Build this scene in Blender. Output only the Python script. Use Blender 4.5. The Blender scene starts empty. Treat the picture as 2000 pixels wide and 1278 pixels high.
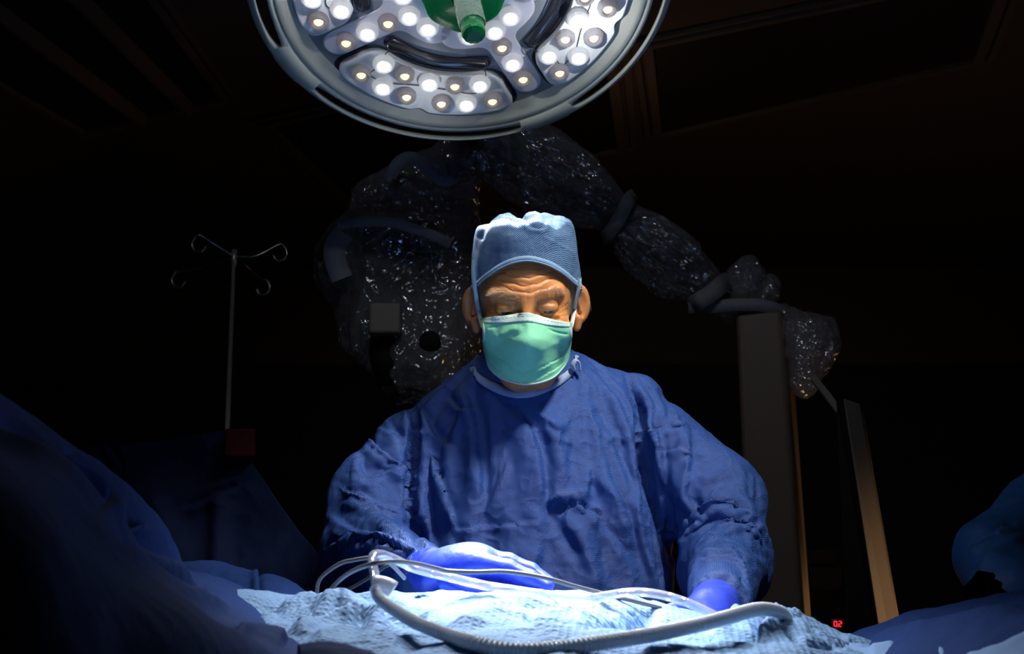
import bpy, math, random
import numpy as np
from mathutils import Vector, Matrix
rng = np.random.default_rng(7); random.seed(7)
scn = bpy.context.scene
COL = scn.collection

# ---------------------------------------------------------------- camera, world, exposure
CAM = np.array([0.0, 0.0, 1.2]); PITCH = math.radians(10); FPX = 2400.0
cd = bpy.data.cameras.new('camera'); cam = bpy.data.objects.new('camera', cd); COL.objects.link(cam)
cam.location = CAM; cam.rotation_euler = (math.radians(90) + PITCH, 0, 0)
cd.sensor_width = 36; cd.lens = FPX / 2000 * 36; cd.clip_start = .02
cd.dof.use_dof = True; cd.dof.focus_distance = 1.75; cd.dof.aperture_fstop = 9
scn.camera = cam
w = bpy.data.worlds.new('world'); scn.world = w; w.use_nodes = True
w.node_tree.nodes['Background'].inputs[0].default_value = (.9, .8, .7, 1)
w.node_tree.nodes['Background'].inputs[1].default_value = .0008
vs = scn.view_settings; vs.view_transform = 'Standard'; vs.look = 'None'; vs.gamma = 1; vs.use_curve_mapping = False
vs.exposure = 0.0

def lamp(name, kind, loc, energy, color, aim=None, **kw):
    d = bpy.data.lights.new(name, kind); d.energy = energy; d.color = color
    for k, v in kw.items(): setattr(d, k, v)
    o = bpy.data.objects.new(name, d); COL.objects.link(o); o.location = loc
    if aim is not None:
        o.rotation_euler = (Vector(aim) - Vector(loc)).to_track_quat('-Z', 'Y').to_euler()
    return o
# assumed warm light, source unseen, low behind the right-hand drapes, then two added fill lights
lamp('assumed_warm_back_light', 'POINT', (1.45, 3.7, 1.0), 1.6, (1, .50, .18), shadow_soft_size=.04)
lamp('warm_ceiling_fill', 'POINT', (0.4, 4.2, 2.45), .22, (1, .6, .35), shadow_soft_size=.05)  # added point light that faintly brightens the ceiling, not a fixture of the room
lamp('microscope_fill', 'SPOT', (-.1, .2, 2.75), 12, (.85, .90, 1), aim=(.15, 2.65, 1.85), spot_size=math.radians(52), spot_blend=.6, shadow_soft_size=.12)  # added cool spot that brightens the film-wrapped microscope from the front
# assumed spots, unseen: low warm one, then above and in front of the surgeon
lamp('assumed_warm_side_light', 'SPOT', (1.0, 1.86, .93), 9, (1, .58, .28), aim=(.72, 2.33, 1.10), spot_size=math.radians(50), spot_blend=1, shadow_soft_size=.03)  # assumed warm source, added to light the slab's right face
lamp('assumed_front_light', 'SPOT', (.56, 1.16, 2.62), 128, (1, .96, .90), aim=(.04, 1.70, 1.42), spot_size=math.radians(47), spot_blend=1, shadow_soft_size=.10)  # assumed spot added upper right to light face and gown, no lamp built

# ---------------------------------------------------------------- helpers
def at(px, py, Y):
    u = (px - 1000) / FPX; v = (639 - py) / FPX
    s, c = math.sin(PITCH), math.cos(PITCH)
    d = np.array([u, c - v * s, s + v * c]); d = d / d[1]
    return CAM + d * Y
def project(P):
    q = P - CAM; s, c = math.sin(PITCH), math.cos(PITCH)
    z = q[:, 1] * c + q[:, 2] * s; y = -q[:, 1] * s + q[:, 2] * c
    return 1000 + FPX * q[:, 0] / z, 639 - FPX * y / z

def tag(o, label=None, cat=None, group=None, kind=None):
    if label: o['label'] = label
    if cat: o['category'] = cat
    if group: o['group'] = group
    if kind: o['kind'] = kind
    return o
BASE = {}
def thing(name, loc, label, cat, group=None):
    o = bpy.data.objects.new(name, None); COL.objects.link(o); o.location = Vector(loc)
    o.empty_display_size = .05
    BASE[o.name] = np.array(loc, float)
    return tag(o, label, cat, group)
def obj(name, V, F, m, parent=None, smooth=True, kind=None, label=None):
    V = np.asarray(V, float)
    base = BASE.get(parent.name, np.zeros(3)) if parent else np.zeros(3)
    me = bpy.data.meshes.new(name)
    if isinstance(F, np.ndarray) and F.ndim == 2:
        k = F.shape[1]; n = len(F)
        me.vertices.add(len(V)); me.vertices.foreach_set('co', (V - base).astype(np.float32).ravel())
        me.loops.add(n * k); me.loops.foreach_set('vertex_index', F.astype(np.int32).ravel())
        me.polygons.add(n); me.polygons.foreach_set('loop_start', np.arange(0, n * k, k, dtype=np.int32))
        me.update(calc_edges=True); me.validate()
    else:
        me.from_pydata((V - base).tolist(), [], [list(map(int, f)) for f in F]); me.update()
    if smooth: me.polygons.foreach_set('use_smooth', [True] * len(me.polygons))
    for mm in (m if isinstance(m, (list, tuple)) else [m]): me.materials.append(mm)
    o = bpy.data.objects.new(name, me); COL.objects.link(o)
    if parent: o.parent = parent; BASE[o.name] = base
    if kind: o['kind'] = kind
    if label: o['label'] = label
    return o
def add_mod(o, t, **kw):
    md = o.modifiers.new(t.lower(), t)
    for k, v in kw.items(): setattr(md, k, v)
    return md
class MB:
    def __init__(s): s.V = []; s.F = []; s.n = 0
    def add(s, V, F):
        V = np.asarray(V, float); s.V.append(V)
        for f in F: s.F.append([int(i) + s.n for i in f])
        s.n += len(V); return s
    def build(s, name, m, parent=None, smooth=True, **kw):
        return obj(name, np.concatenate(s.V), s.F, m, parent, smooth, **kw)
def box(lo, hi, M=None, bev=0):
    (x0, y0, z0), (x1, y1, z1) = lo, hi
    V = np.array([(x, y, z) for z in (z0, z1) for y in (y0, y1) for x in (x0, x1)], float)
    F = [(0, 2, 3, 1), (4, 5, 7, 6), (0, 1, 5, 4), (2, 6, 7, 3), (0, 4, 6, 2), (1, 3, 7, 5)]
    return V, F
def smooth_path(pts, n=8):
    P = np.array(pts, float); P = np.vstack([2 * P[0] - P[1], P, 2 * P[-1] - P[-2]]); out = []
    for i in range(1, len(P) - 2):
        for t in np.linspace(0, 1, n, endpoint=False):
            a, b, c, d = P[i - 1], P[i], P[i + 1], P[i + 2]
            out.append(.5 * (2 * b + (c - a) * t + (2 * a - 5 * b + 4 * c - d) * t * t + (3 * b - a - 3 * c + d) * t ** 3))
    out.append(P[-2]); return np.array(out)
def resample(P, step):
    d = np.r_[0, np.cumsum(np.linalg.norm(np.diff(P, axis=0), axis=1))]; n = max(2, int(d[-1] / step) + 1)
    s = np.linspace(0, d[-1], n); return np.stack([np.interp(s, d, P[:, k]) for k in range(P.shape[1])], 1), s
def tube(P, r, seg=16, cap=True, squash=None):
    P = np.asarray(P, float); n = len(P); r = np.broadcast_to(np.asarray(r, float), (n,))
    T = np.gradient(P, axis=0); T /= np.linalg.norm(T, axis=1)[:, None] + 1e-12
    u = np.cross(T[0], [0, 0, 1.0]);
    if np.linalg.norm(u) < 1e-3: u = np.array([1.0, 0, 0])
    u /= np.linalg.norm(u); V = []
    a = np.linspace(0, 2 * np.pi, seg, endpoint=False)
    for i in range(n):
        u = u - T[i] * (u @ T[i]); u /= np.linalg.norm(u); v = np.cross(T[i], u)
        V.append(P[i] + r[i] * (np.cos(a)[:, None] * u + np.sin(a)[:, None] * v * (squash or 1)))
    V = np.concatenate(V); F = []
    for i in range(n - 1):
        for j in range(seg):
            k = (j + 1) % seg; F.append((i * seg + j, i * seg + k, (i + 1) * seg + k, (i + 1) * seg + j))
    if cap: F.append(tuple(range(seg))[::-1]); F.append(tuple((n - 1) * seg + j for j in range(seg)))
    return V, F
def ribbon(P, W, th=.0006):
    """flat band along P whose half width vectors are W"""
    P = np.asarray(P); W = np.asarray(W); n = len(P)
    T = np.gradient(P, axis=0); N = np.cross(T, W); N /= np.linalg.norm(N, axis=1)[:, None] + 1e-12
    V = np.concatenate([P - W + N * th, P + W + N * th, P + W - N * th, P - W - N * th]); F = []
    for i in range(n - 1):
        for a in range(4):
            b = (a + 1) % 4; F.append((a * n + i, b * n + i, b * n + i + 1, a * n + i + 1))
    F += [(0, n, 2 * n, 3 * n), (n - 1, 4 * n - 1, 3 * n - 1, 2 * n - 1)]
    return V, F
def grid_faces(n, m, closed=False):
    i, j = np.meshgrid(np.arange(n - 1), np.arange(m if closed else m - 1), indexing='ij')
    k = (j + 1) % m
    return np.stack([i * m + j, i * m + k, (i + 1) * m + k, (i + 1) * m + j], -1).reshape(-1, 4)
def catmull(A, n):
    """A (k,...) control rows -> n rows"""
    A = np.asarray(A, float); k = len(A); t = np.linspace(0, k - 1, n); i = np.minimum(t.astype(int), k - 2); f = (t - i)
    f = f.reshape((-1,) + (1,) * (A.ndim - 1)); g = lambda q: A[np.clip(q, 0, k - 1)]
    a, b, c, d = g(i - 1), g(i), g(i + 1), g(i + 2)
    return .5 * (2 * b + (c - a) * f + (2 * a - 5 * b + 4 * c - d) * f ** 2 + (3 * b - a - 3 * c + d) * f ** 3)

def vnoise(P, scale, seed=0):
    """smooth value noise on (n,3) points"""
    q = P * scale + seed * 17.13; i = np.floor(q).astype(np.int64); f = q - i; f = f * f * (3 - 2 * f); out = 0
    for dx in (0, 1):
        for dy in (0, 1):
            for dz in (0, 1):
                h = (i[:, 0] + dx) * 73856093 ^ (i[:, 1] + dy) * 19349663 ^ (i[:, 2] + dz) * 83492791
                h = (h ^ (h >> 13)) * 1274126177 & 0x7fffffff; h = ((h ^ (h >> 9)) % 10007) / 10007.0
                out = out + h * (f[:, 0] if dx else 1 - f[:, 0]) * (f[:, 1] if dy else 1 - f[:, 1]) * (f[:, 2] if dz else 1 - f[:, 2])
    return out * 2 - 1
def crumple(P, scale, seed=0, octs=3):
    """paper-like ridges"""
    o = 0; a = 1.0
    for k in range(octs):
        o = o + a * (1 - 2 * np.abs(vnoise(P + .3 / scale * vnoise(P, scale * .7, seed + 9)[:, None], scale, seed + k))); a *= .5; scale *= 2.1
    return o

# signed distance fields -------------------------------------------------
def s_ell(P, c, r, M=None):
    q = P - np.asarray(c, float)
    if M is not None: q = q @ np.asarray(M, float)
    r = np.asarray(r, float); k0 = np.sqrt(((q / r) ** 2).sum(-1)); k1 = np.sqrt(((q / r ** 2) ** 2).sum(-1)) + 1e-9
    return k0 * (k0 - 1) / k1
def s_cone(P, a, b, ra, rb):
    a = np.asarray(a, float); b = np.asarray(b, float); ab = b - a; h = np.clip(((P - a) @ ab) / (ab @ ab), 0, 1)
    return np.linalg.norm(P - a - h[..., None] * ab, axis=-1) - (ra + (rb - ra) * h)
def s_box(P, c, h, r=0, M=None):
    q = P - np.asarray(c, float)
    if M is not None: q = q @ np.asarray(M, float)
    q = np.abs(q) - (np.asarray(h, float) - r)
    return np.linalg.norm(np.maximum(q, 0), axis=-1) + np.minimum(q.max(-1), 0) - r
def smin(a, b, k):
    h = np.clip(.5 + .5 * (b - a) / k, 0, 1); return b + (a - b) * h - k * h * (1 - h)
def smax(a, b, k): return -smin(-a, -b, k)
def sdf_mesh(fn, lo, hi, h, newton=2):
    lo = np.array(lo, float); hi = np.array(hi, float); n = np.ceil((hi - lo) / h).astype(int) + 1
    ax = [lo[k] + h * np.arange(n[k]) for k in range(3)]
    D = np.empty(tuple(n), np.float32)
    Y, Z = np.meshgrid(ax[1], ax[2], indexing='ij')
    st = max(1, int(2e5 / (n[1] * n[2])))
    for i in range(0, n[0], st):
        X = ax[0][i:i + st]; P = np.empty((len(X), n[1], n[2], 3)); P[..., 0] = X[:, None, None]; P[..., 1] = Y; P[..., 2] = Z
        D[i:i + st] = fn(P.reshape(-1, 3)).reshape(len(X), n[1], n[2])
    S = D < 0; c = n - 1
    cnt = np.zeros(tuple(c), np.int8)
    sl = lambda dx, dy, dz: (slice(dx, dx + c[0]), slice(dy, dy + c[1]), slice(dz, dz + c[2]))
    for dx in (0, 1):
        for dy in (0, 1):
            for dz in (0, 1): cnt += S[sl(dx, dy, dz)]
    act = (cnt > 0) & (cnt < 8); idx = np.full(tuple(c), -1, np.int64); A = np.argwhere(act); idx[act] = np.arange(len(A))
    acc = np.zeros((len(A), 3)); num = np.zeros(len(A))
    corners = [(a, b, d) for a in (0, 1) for b in (0, 1) for d in (0, 1)]
    for p in corners:
        for k in range(3):
            if p[k]: continue
            q = list(p); q[k] = 1
            da = D[A[:, 0] + p[0], A[:, 1] + p[1], A[:, 2] + p[2]]; db = D[A[:, 0] + q[0], A[:, 1] + q[1], A[:, 2] + q[2]]
            m = (da < 0) != (db < 0); t = np.where(m, da / (da - db + 1e-12), 0)
            pt = np.array(p, float)[None].repeat(len(A), 0); pt[:, k] += t
            acc[m] += pt[m]; num[m] += 1
    V = lo + h * (A + acc / num[:, None])
    F = []
    for k in range(3):
        a, b = (k + 1) % 3, (k + 2) % 3
        s0 = [slice(1, -1)] * 3; s0[k] = slice(0, -1); s1 = list(s0); s1[k] = slice(1, None)
        s0[a] = s1[a] = slice(1, -1); s0[b] = s1[b] = slice(1, -1)
        ch = S[tuple(s0)] != S[tuple(s1)]; E = np.argwhere(ch); flip = S[tuple(s0)][ch]
        off = np.array([1, 1, 1]); off[k] = 0; E = E + off
        ea = np.zeros(3, int); ea[a] = 1; eb = np.zeros(3, int); eb[b] = 1
        g = lambda q: idx[q[:, 0], q[:, 1], q[:, 2]]
        quad = np.stack([g(E - ea - eb), g(E - eb), g(E), g(E - ea)], 1)
        quad[~flip] = quad[~flip][:, ::-1]; F.append(quad)
    F = np.concatenate(F); F = F[(F >= 0).all(1)]
    for _ in range(newton):
        d = fn(V); N = sdf_normal(fn, V); V = V - N * np.clip(d, -h, h)[:, None] * .8
    return V, F
def sdf_normal(fn, V, e=8e-4):
    N = np.stack([fn(V + np.eye(3)[k] * e) - fn(V - np.eye(3)[k] * e) for k in range(3)], 1) / (2 * e)
    return N / np.maximum(np.linalg.norm(N, axis=1)[:, None], .3)
def poly_dist(px, py, L):
    """signed distance to a polyline in 2D and fade towards its ends"""
    L = np.asarray(L, float); best = np.full(px.shape, 1e9); sgn = np.ones(px.shape); u = np.zeros(px.shape)
    seg = np.linalg.norm(np.diff(L, axis=0), axis=1); cum = np.r_[0, np.cumsum(seg)]
    for i in range(len(L) - 1):
        a, b = L[i], L[i + 1]; ab = b - a; t = np.clip(((px - a[0]) * ab[0] + (py - a[1]) * ab[1]) / (ab @ ab), 0, 1)
        dx = px - a[0] - t * ab[0]; dy = py - a[1] - t * ab[1]; d = np.hypot(dx, dy); m = d < best
        best[m] = d[m]; sgn[m] = np.sign(ab[0] * dy - ab[1] * dx)[m]; u[m] = ((cum[i] + t * seg[i]) / cum[-1])[m]
    return best, sgn, u
def creases(P, L, unit=1.0):
    """offset field from fold lines: (points, half width px, height mm, kind) placed on the cloth at their image coordinates"""
    px, py = project(P); out = np.zeros(len(P))
    for pts, wd, hgt, kind in L:
        pts = smooth_path(pts, 6) if len(pts) > 2 else np.array(pts, float)
        x0, y0 = pts.min(0) - 5 * wd; x1, y1 = pts.max(0) + 5 * wd
        m = (px > x0) & (px < x1) & (py > y0) & (py < y1)
        if not m.any(): continue
        d, s, u = poly_dist(px[m], py[m], pts); q = d / wd; fade = np.clip(np.minimum(u, 1 - u) * 6 + .15, 0, 1)
        if kind == 's': f = np.exp(-q ** 2) * 1.0                   # soft ridge (or valley)
        elif kind == 'c': f = np.exp(-q * 1.3) * 1.5                # crisp crease
        elif kind == 'f': f = s * q * np.exp(-q ** 1.4) * 1.6     # fold: raised on one side, tucked on the other
        elif kind == 'o': f = np.where(s > 0, np.exp(-q * .55), -np.exp(-q * 2.2) * .8)   # overhanging fold
        out[m] += f * fade * hgt * .001
    return out * unit

# materials ---------------------------------------------------------------
def mat(name, color, rough=.6, metal=0, spec=.5, emit=None, estr=0, bump=None, var=None, sss=0, alpha=None, trans=0, sheen=0, coat=0):
    """bump: list of (kind, scale, strength, distance); var: (scale, amount) colour mottling"""
    m = bpy.data.materials.new(name); m.use_nodes = True; nt = m.node_tree; N = nt.nodes; L = nt.links; b = N['Principled BSDF']
    b.inputs['Base Color'].default_value = (*color, 1); b.inputs['Roughness'].default_value = rough; b.inputs['Metallic'].default_value = metal
    b.inputs['Specular IOR Level'].default_value = spec
    if sss:
        b.inputs['Subsurface Weight'].default_value = sss; b.inputs['Subsurface Radius'].default_value = (.012, .004, .002); b.inputs['Subsurface Scale'].default_value = 1
    if trans: b.inputs['Transmission Weight'].default_value = trans
    if sheen: b.inputs['Sheen Weight'].default_value = sheen
    if coat: b.inputs['Coat Weight'].default_value = coat
    if emit: b.inputs['Emission Color'].default_value = (*emit, 1); b.inputs['Emission Strength'].default_value = estr
    tc = N.new('ShaderNodeTexCoord')
    if var:
        n = N.new('ShaderNodeTexNoise'); n.inputs['Scale'].default_value = var[0]; n.inputs['Detail'].default_value = 6; L.new(tc.outputs['Object'], n.inputs['Vector'])
        hs = N.new('ShaderNodeHueSaturation'); hs.inputs['Color'].default_value = (*color, 1)
        mr = N.new('ShaderNodeMapRange'); mr.inputs[1].default_value = .3; mr.inputs[2].default_value = .7; mr.inputs[3].default_value = 1 - var[1]; mr.inputs[4].default_value = 1 + var[1]
        L.new(n.outputs['Fac'], mr.inputs[0]); L.new(mr.outputs[0], hs.inputs['Value']); L.new(hs.outputs[0], b.inputs['Base Color'])
    prev = None
    for kind, sc, st, dist in (bump or []):
        if kind == 'noise':
            t = N.new('ShaderNodeTexNoise'); t.inputs['Scale'].default_value = sc; t.inputs['Detail'].default_value = 5; L.new(tc.outputs['Object'], t.inputs['Vector']); out = t.outputs['Fac']
        elif kind == 'crumple':
            t = N.new('ShaderNodeTexVoronoi'); t.feature = 'F1'; t.inputs['Scale'].default_value = sc
            n2 = N.new('ShaderNodeTexNoise'); n2.inputs['Scale'].default_value = sc * .8; L.new(tc.outputs['Object'], n2.inputs['Vector'])
            mx = N.new('ShaderNodeMix'); mx.data_type = 'VECTOR'; mx.inputs[0].default_value = .25
            L.new(tc.outputs['Object'], mx.inputs[4]); L.new(n2.outputs['Color'], mx.inputs[5]); L.new(mx.outputs[1], t.inputs['Vector']); out = t.outputs['Distance']
        elif kind == 'weave' or kind == 'waffle':
            mp = N.new('ShaderNodeMapping'); mp.inputs['Rotation'].default_value = (0, 0, .6 if kind == 'weave' else .12); L.new(tc.outputs['Object'], mp.inputs['Vector'])
            sx = N.new('ShaderNodeSeparateXYZ'); L.new(mp.outputs[0], sx.inputs[0]); outs = []
            for ch, q in (('X', 1), ('Z' if kind == 'weave' else 'Y', 1)):
                mm = N.new('ShaderNodeMath'); mm.operation = 'MULTIPLY'; mm.inputs[1].default_value = sc * 6.2832; L.new(sx.outputs[ch], mm.inputs[0])
                sn = N.new('ShaderNodeMath'); sn.operation = 'SINE'; L.new(mm.outputs[0], sn.inputs[0]); outs.append(sn)
            ad = N.new('ShaderNodeMath'); ad.operation = 'MULTIPLY' if kind == 'weave' else 'MAXIMUM'; L.new(outs[0].outputs[0], ad.inputs[0]); L.new(outs[1].outputs[0], ad.inputs[1]); out = ad.outputs[0]
        bp = N.new('ShaderNodeBump'); bp.inputs['Strength'].default_value = st; bp.inputs['Distance'].default_value = dist
        L.new(out, bp.inputs['Height'])
        if prev: L.new(prev.outputs[0], bp.inputs['Normal'])
        prev = bp
    if prev: L.new(prev.outputs[0], b.inputs['Normal'])
    return m
def film_mat(name, gloss=.35, rough=.12, tint=(.9, .92, 1), scale=18, haze=.04):
    m = bpy.data.materials.new(name); m.use_nodes = True; nt = m.node_tree; N = nt.nodes; L = nt.links; N.remove(N['Principled BSDF'])
    out = N['Material Output']; tr = N.new('ShaderNodeBsdfTransparent'); tr.inputs[0].default_value = (.93, .93, .93, 1)
    gl = N.new('ShaderNodeBsdfGlossy'); gl.inputs['Color'].default_value = (*tint, 1); gl.inputs['Roughness'].default_value = rough
    df = N.new('ShaderNodeBsdfDiffuse'); df.inputs['Color'].default_value = (*tint, 1)
    lw = N.new('ShaderNodeLayerWeight'); lw.inputs['Blend'].default_value = .25
    mr = N.new('ShaderNodeMapRange'); mr.inputs[3].default_value = gloss * .35; mr.inputs[4].default_value = min(1, gloss * 1.6); L.new(lw.outputs['Facing'], mr.inputs[0])
    m1 = N.new('ShaderNodeMixShader'); L.new(mr.outputs[0], m1.inputs[0]); L.new(tr.outputs[0], m1.inputs[1]); L.new(gl.outputs[0], m1.inputs[2])
    m2 = N.new('ShaderNodeMixShader'); m2.inputs[0].default_value = haze; L.new(m1.outputs[0], m2.inputs[1]); L.new(df.outputs[0], m2.inputs[2]); L.new(m2.outputs[0], out.inputs[0])
    tc = N.new('ShaderNodeTexCoord'); prev = None
    for sc, st, k in ((scale * .35, 1.0, 2), (scale * 1.3, .6, 1)):
        t = N.new('ShaderNodeTexNoise'); t.inputs['Detail'].default_value = k; t.inputs['Distortion'].default_value = 1.2; t.inputs['Scale'].default_value = sc; L.new(tc.outputs['Object'], t.inputs['Vector'])
        a = N.new('ShaderNodeMath'); a.operation = 'SUBTRACT'; a.inputs[1].default_value = .5; L.new(t.outputs['Fac'], a.inputs[0])
        b_ = N.new('ShaderNodeMath'); b_.operation = 'ABSOLUTE'; L.new(a.outputs[0], b_.inputs[0])
        bp = N.new('ShaderNodeBump'); bp.inputs['Strength'].default_value = st; bp.inputs['Distance'].default_value = .6 / sc; L.new(b_.outputs[0], bp.inputs['Height'])
        if prev: L.new(prev.outputs[0], bp.inputs['Normal'])
        prev = bp
    vt = N.new('ShaderNodeTexVoronoi'); vt.inputs['Scale'].default_value = scale * .8; L.new(tc.outputs['Object'], vt.inputs['Vector'])
    bp = N.new('ShaderNodeBump'); bp.inputs['Strength'].default_value = .2; bp.inputs['Distance'].default_value = .3 / scale; L.new(vt.outputs['Distance'], bp.inputs['Height']); L.new(prev.outputs[0], bp.inputs['Normal']); prev = bp
    L.new(prev.outputs[0], gl.inputs['Normal'])
    return m

M = {}
M['gown'] = mat('blue_nonwoven', (.028, .080, .30), .52, spec=.42, bump=[('weave', 420, .5, .0008), ('noise', 22, .35, .012), ('crumple', 18, .4, .010)], var=(9, .06))
M['binding'] = mat('pale_binding', (.33, .42, .62), .7, bump=[('weave', 600, .4, .0005)])
M['cap'] = mat('cap_cloth', (.075, .155, .29), .75, bump=[('weave', 330, .5, .0008), ('noise', 35, .4, .008), ('crumple', 14, .3, .01)])
M['capband'] = mat('cap_band', (.20, .33, .50), .75, bump=[('weave', 700, .4, .0004)])
M['mask'] = mat('mask_green', (.28, .80, .46), .75, bump=[('noise', 500, .25, .0006), ('noise', 45, .3, .004)], var=(60, .05))
M['maskband'] = mat('mask_white', (.60, .74, .70), .75, bump=[('noise', 600, .3, .0005)])
M['skin'] = mat('skin', (.66, .27, .088), .42, spec=.4, sss=.25, bump=[('noise', 260, .35, .0012), ('noise', 900, .25, .0004)], var=(55, .13))
M['hair'] = mat('grey_hair', (.36, .27, .17), .5)
M['brow'] = mat('pale_brow_hair', (.66, .46, .27), .5)
M['eye'] = mat('eye_wet', (.09, .06, .045), .1, spec=.8)
M['glove'] = mat('blue_glove', (.035, .07, .66), .40, spec=.6, bump=[('noise', 45, .4, .004), ('noise', 14, .3, .01)])
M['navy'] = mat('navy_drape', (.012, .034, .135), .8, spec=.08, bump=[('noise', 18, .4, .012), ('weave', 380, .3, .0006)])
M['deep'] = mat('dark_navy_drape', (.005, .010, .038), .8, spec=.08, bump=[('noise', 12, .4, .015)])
M['paleb'] = mat('pale_blue_drape', (.16, .27, .50), .8, bump=[('noise', 25, .4, .01)])
M['grey'] = mat('lamp_shell', (.64, .66, .55), .5, bump=[('noise', 900, .15, .0004)])
M['lampface'] = mat('lamp_face_plastic', (.26, .28, .31), .45, bump=[('noise', 900, .1, .0003)])
M['lip'] = mat('lamp_lip', (.52, .53, .45), .45)
M['lampwin'] = mat('lamp_window', (.78, .77, .84), .25, spec=.6, coat=.4)
M['pad'] = mat('lamp_pad', (.76, .78, .78), .3, spec=.6, coat=.5)
M['lampdark'] = mat('lamp_groove', (.02, .022, .03), .2, spec=.8)
M['lens'] = mat('led_lens_glass', (.80, .78, .86), .12, trans=.45, spec=.9, bump=[('crumple', 260, .8, .003)], emit=(.9, .86, 1), estr=.03)
M['lenslit'] = mat('led_lens_lit', (.92, .94, 1), .12, trans=.3, spec=.9, bump=[('crumple', 260, .8, .003)], emit=(.95, .97, 1), estr=.22)
M['warmled'] = mat('led_warm', (.8, .6, .4), .3, emit=(1, .80, .52), estr=1.3)
M['coolled'] = mat('led_bright', (.9, .9, 1), .3, emit=(.93, .96, 1), estr=14)
M['green'] = mat('green_cover', (.0, .20, .05), .35, spec=.35, coat=0, bump=[('noise', 30, .4, .006)])
M['ribfilm'] = mat('clear_sleeve', (.5, .75, .62), .25, trans=.6, spec=.8, bump=[('noise', 160, .6, .003)])
M['ceil'] = mat('ceiling_paint', (.22, .18, .14), .9)
M['ceildark'] = mat('panel_dark', (.05, .05, .047), .6)
M['trim'] = mat('ceiling_trim', (.26, .22, .18), .7)
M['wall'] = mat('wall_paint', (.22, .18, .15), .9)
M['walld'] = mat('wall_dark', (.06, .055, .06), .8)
M['floor'] = mat('floor_vinyl', (.12, .12, .13), .4)
M['steel'] = mat('steel', (.70, .70, .68), .35, metal=.7)
M['column'] = mat('equipment_grey', (.15, .13, .11), .55, bump=[('noise', 700, .3, .0006)])
M['columnd'] = mat('column_grey', (.14, .105, .078), .5, bump=[('noise', 700, .3, .0006)])
M['black'] = mat('black_plastic', (.02, .02, .022), .4)
M['tape'] = mat('white_tape', (.24, .25, .28), .6, bump=[('weave', 500, .4, .0005)])
M['film'] = film_mat('clear_film', .58, .11, haze=.09, scale=20)
M['hose'] = mat('clear_hose', (.92, .94, 1.0), .18, trans=.2, spec=.9)
M['darksteel'] = mat('dark_steel', (.35, .35, .34), .25, metal=1)
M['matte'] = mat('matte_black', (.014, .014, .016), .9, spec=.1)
M['pvc'] = film_mat('clear_tube', .55, .10, (.88, .88, 1), 8, .16)
M['cable'] = mat('grey_cable', (.16, .15, .16), .35, spec=.6)
M['red'] = mat('red_segments', (.5, .0, .01), .4, emit=(1, .02, .05), estr=2.2)
M['clip'] = mat('maroon_plastic', (.025, .002, .006), .9, spec=.1)

M['towel'] = mat('pale_towel_drape', (.14, .25, .43), .8, spec=.3, bump=[('waffle', 150, .35, .0014), ('noise', 60, .4, .003), ('crumple', 30, .35, .004)])
M['sheet'] = mat('thin_blue_sheet', (.13, .35, .72), .6, bump=[('noise', 40, .3, .003)])
# ---------------------------------------------------------------- room
def plane(name, quad, m, kind='structure'):
    return obj(name, np.array(quad, float), [(0, 1, 2, 3)], m, smooth=False, kind=kind)
CZ = 2.9
plane('floor', [(-5, -3, 0), (5, -3, 0), (5, 7.5, 0), (-5, 7.5, 0)], M['floor'])
plane('wall_back', [(-5, 7.5, 0), (5, 7.5, 0), (5, 7.5, CZ), (-5, 7.5, CZ)], M['wall'])
plane('wall_left', [(-5, -3, 0), (-5, 7.5, 0), (-5, 7.5, CZ), (-5, -3, CZ)], M['wall'])
plane('wall_right', [(5, 7.5, 0), (5, -3, 0), (5, -3, CZ), (5, 7.5, CZ)], M['wall'])
plane('wall_front', [(5, -3, 0), (-5, -3, 0), (-5, -3, CZ), (5, -3, CZ)], M['wall'])
plane('ceiling', [(-5, -3, CZ), (-5, 7.5, CZ), (5, 7.5, CZ), (5, -3, CZ)], M['ceil'])
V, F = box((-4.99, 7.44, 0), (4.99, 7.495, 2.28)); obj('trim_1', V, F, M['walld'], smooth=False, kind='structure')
def ceil_pt(px, py):
    p = at(px, py, 1.0) - CAM; return CAM + p * ((CZ - CAM[2]) / p[2])
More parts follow.
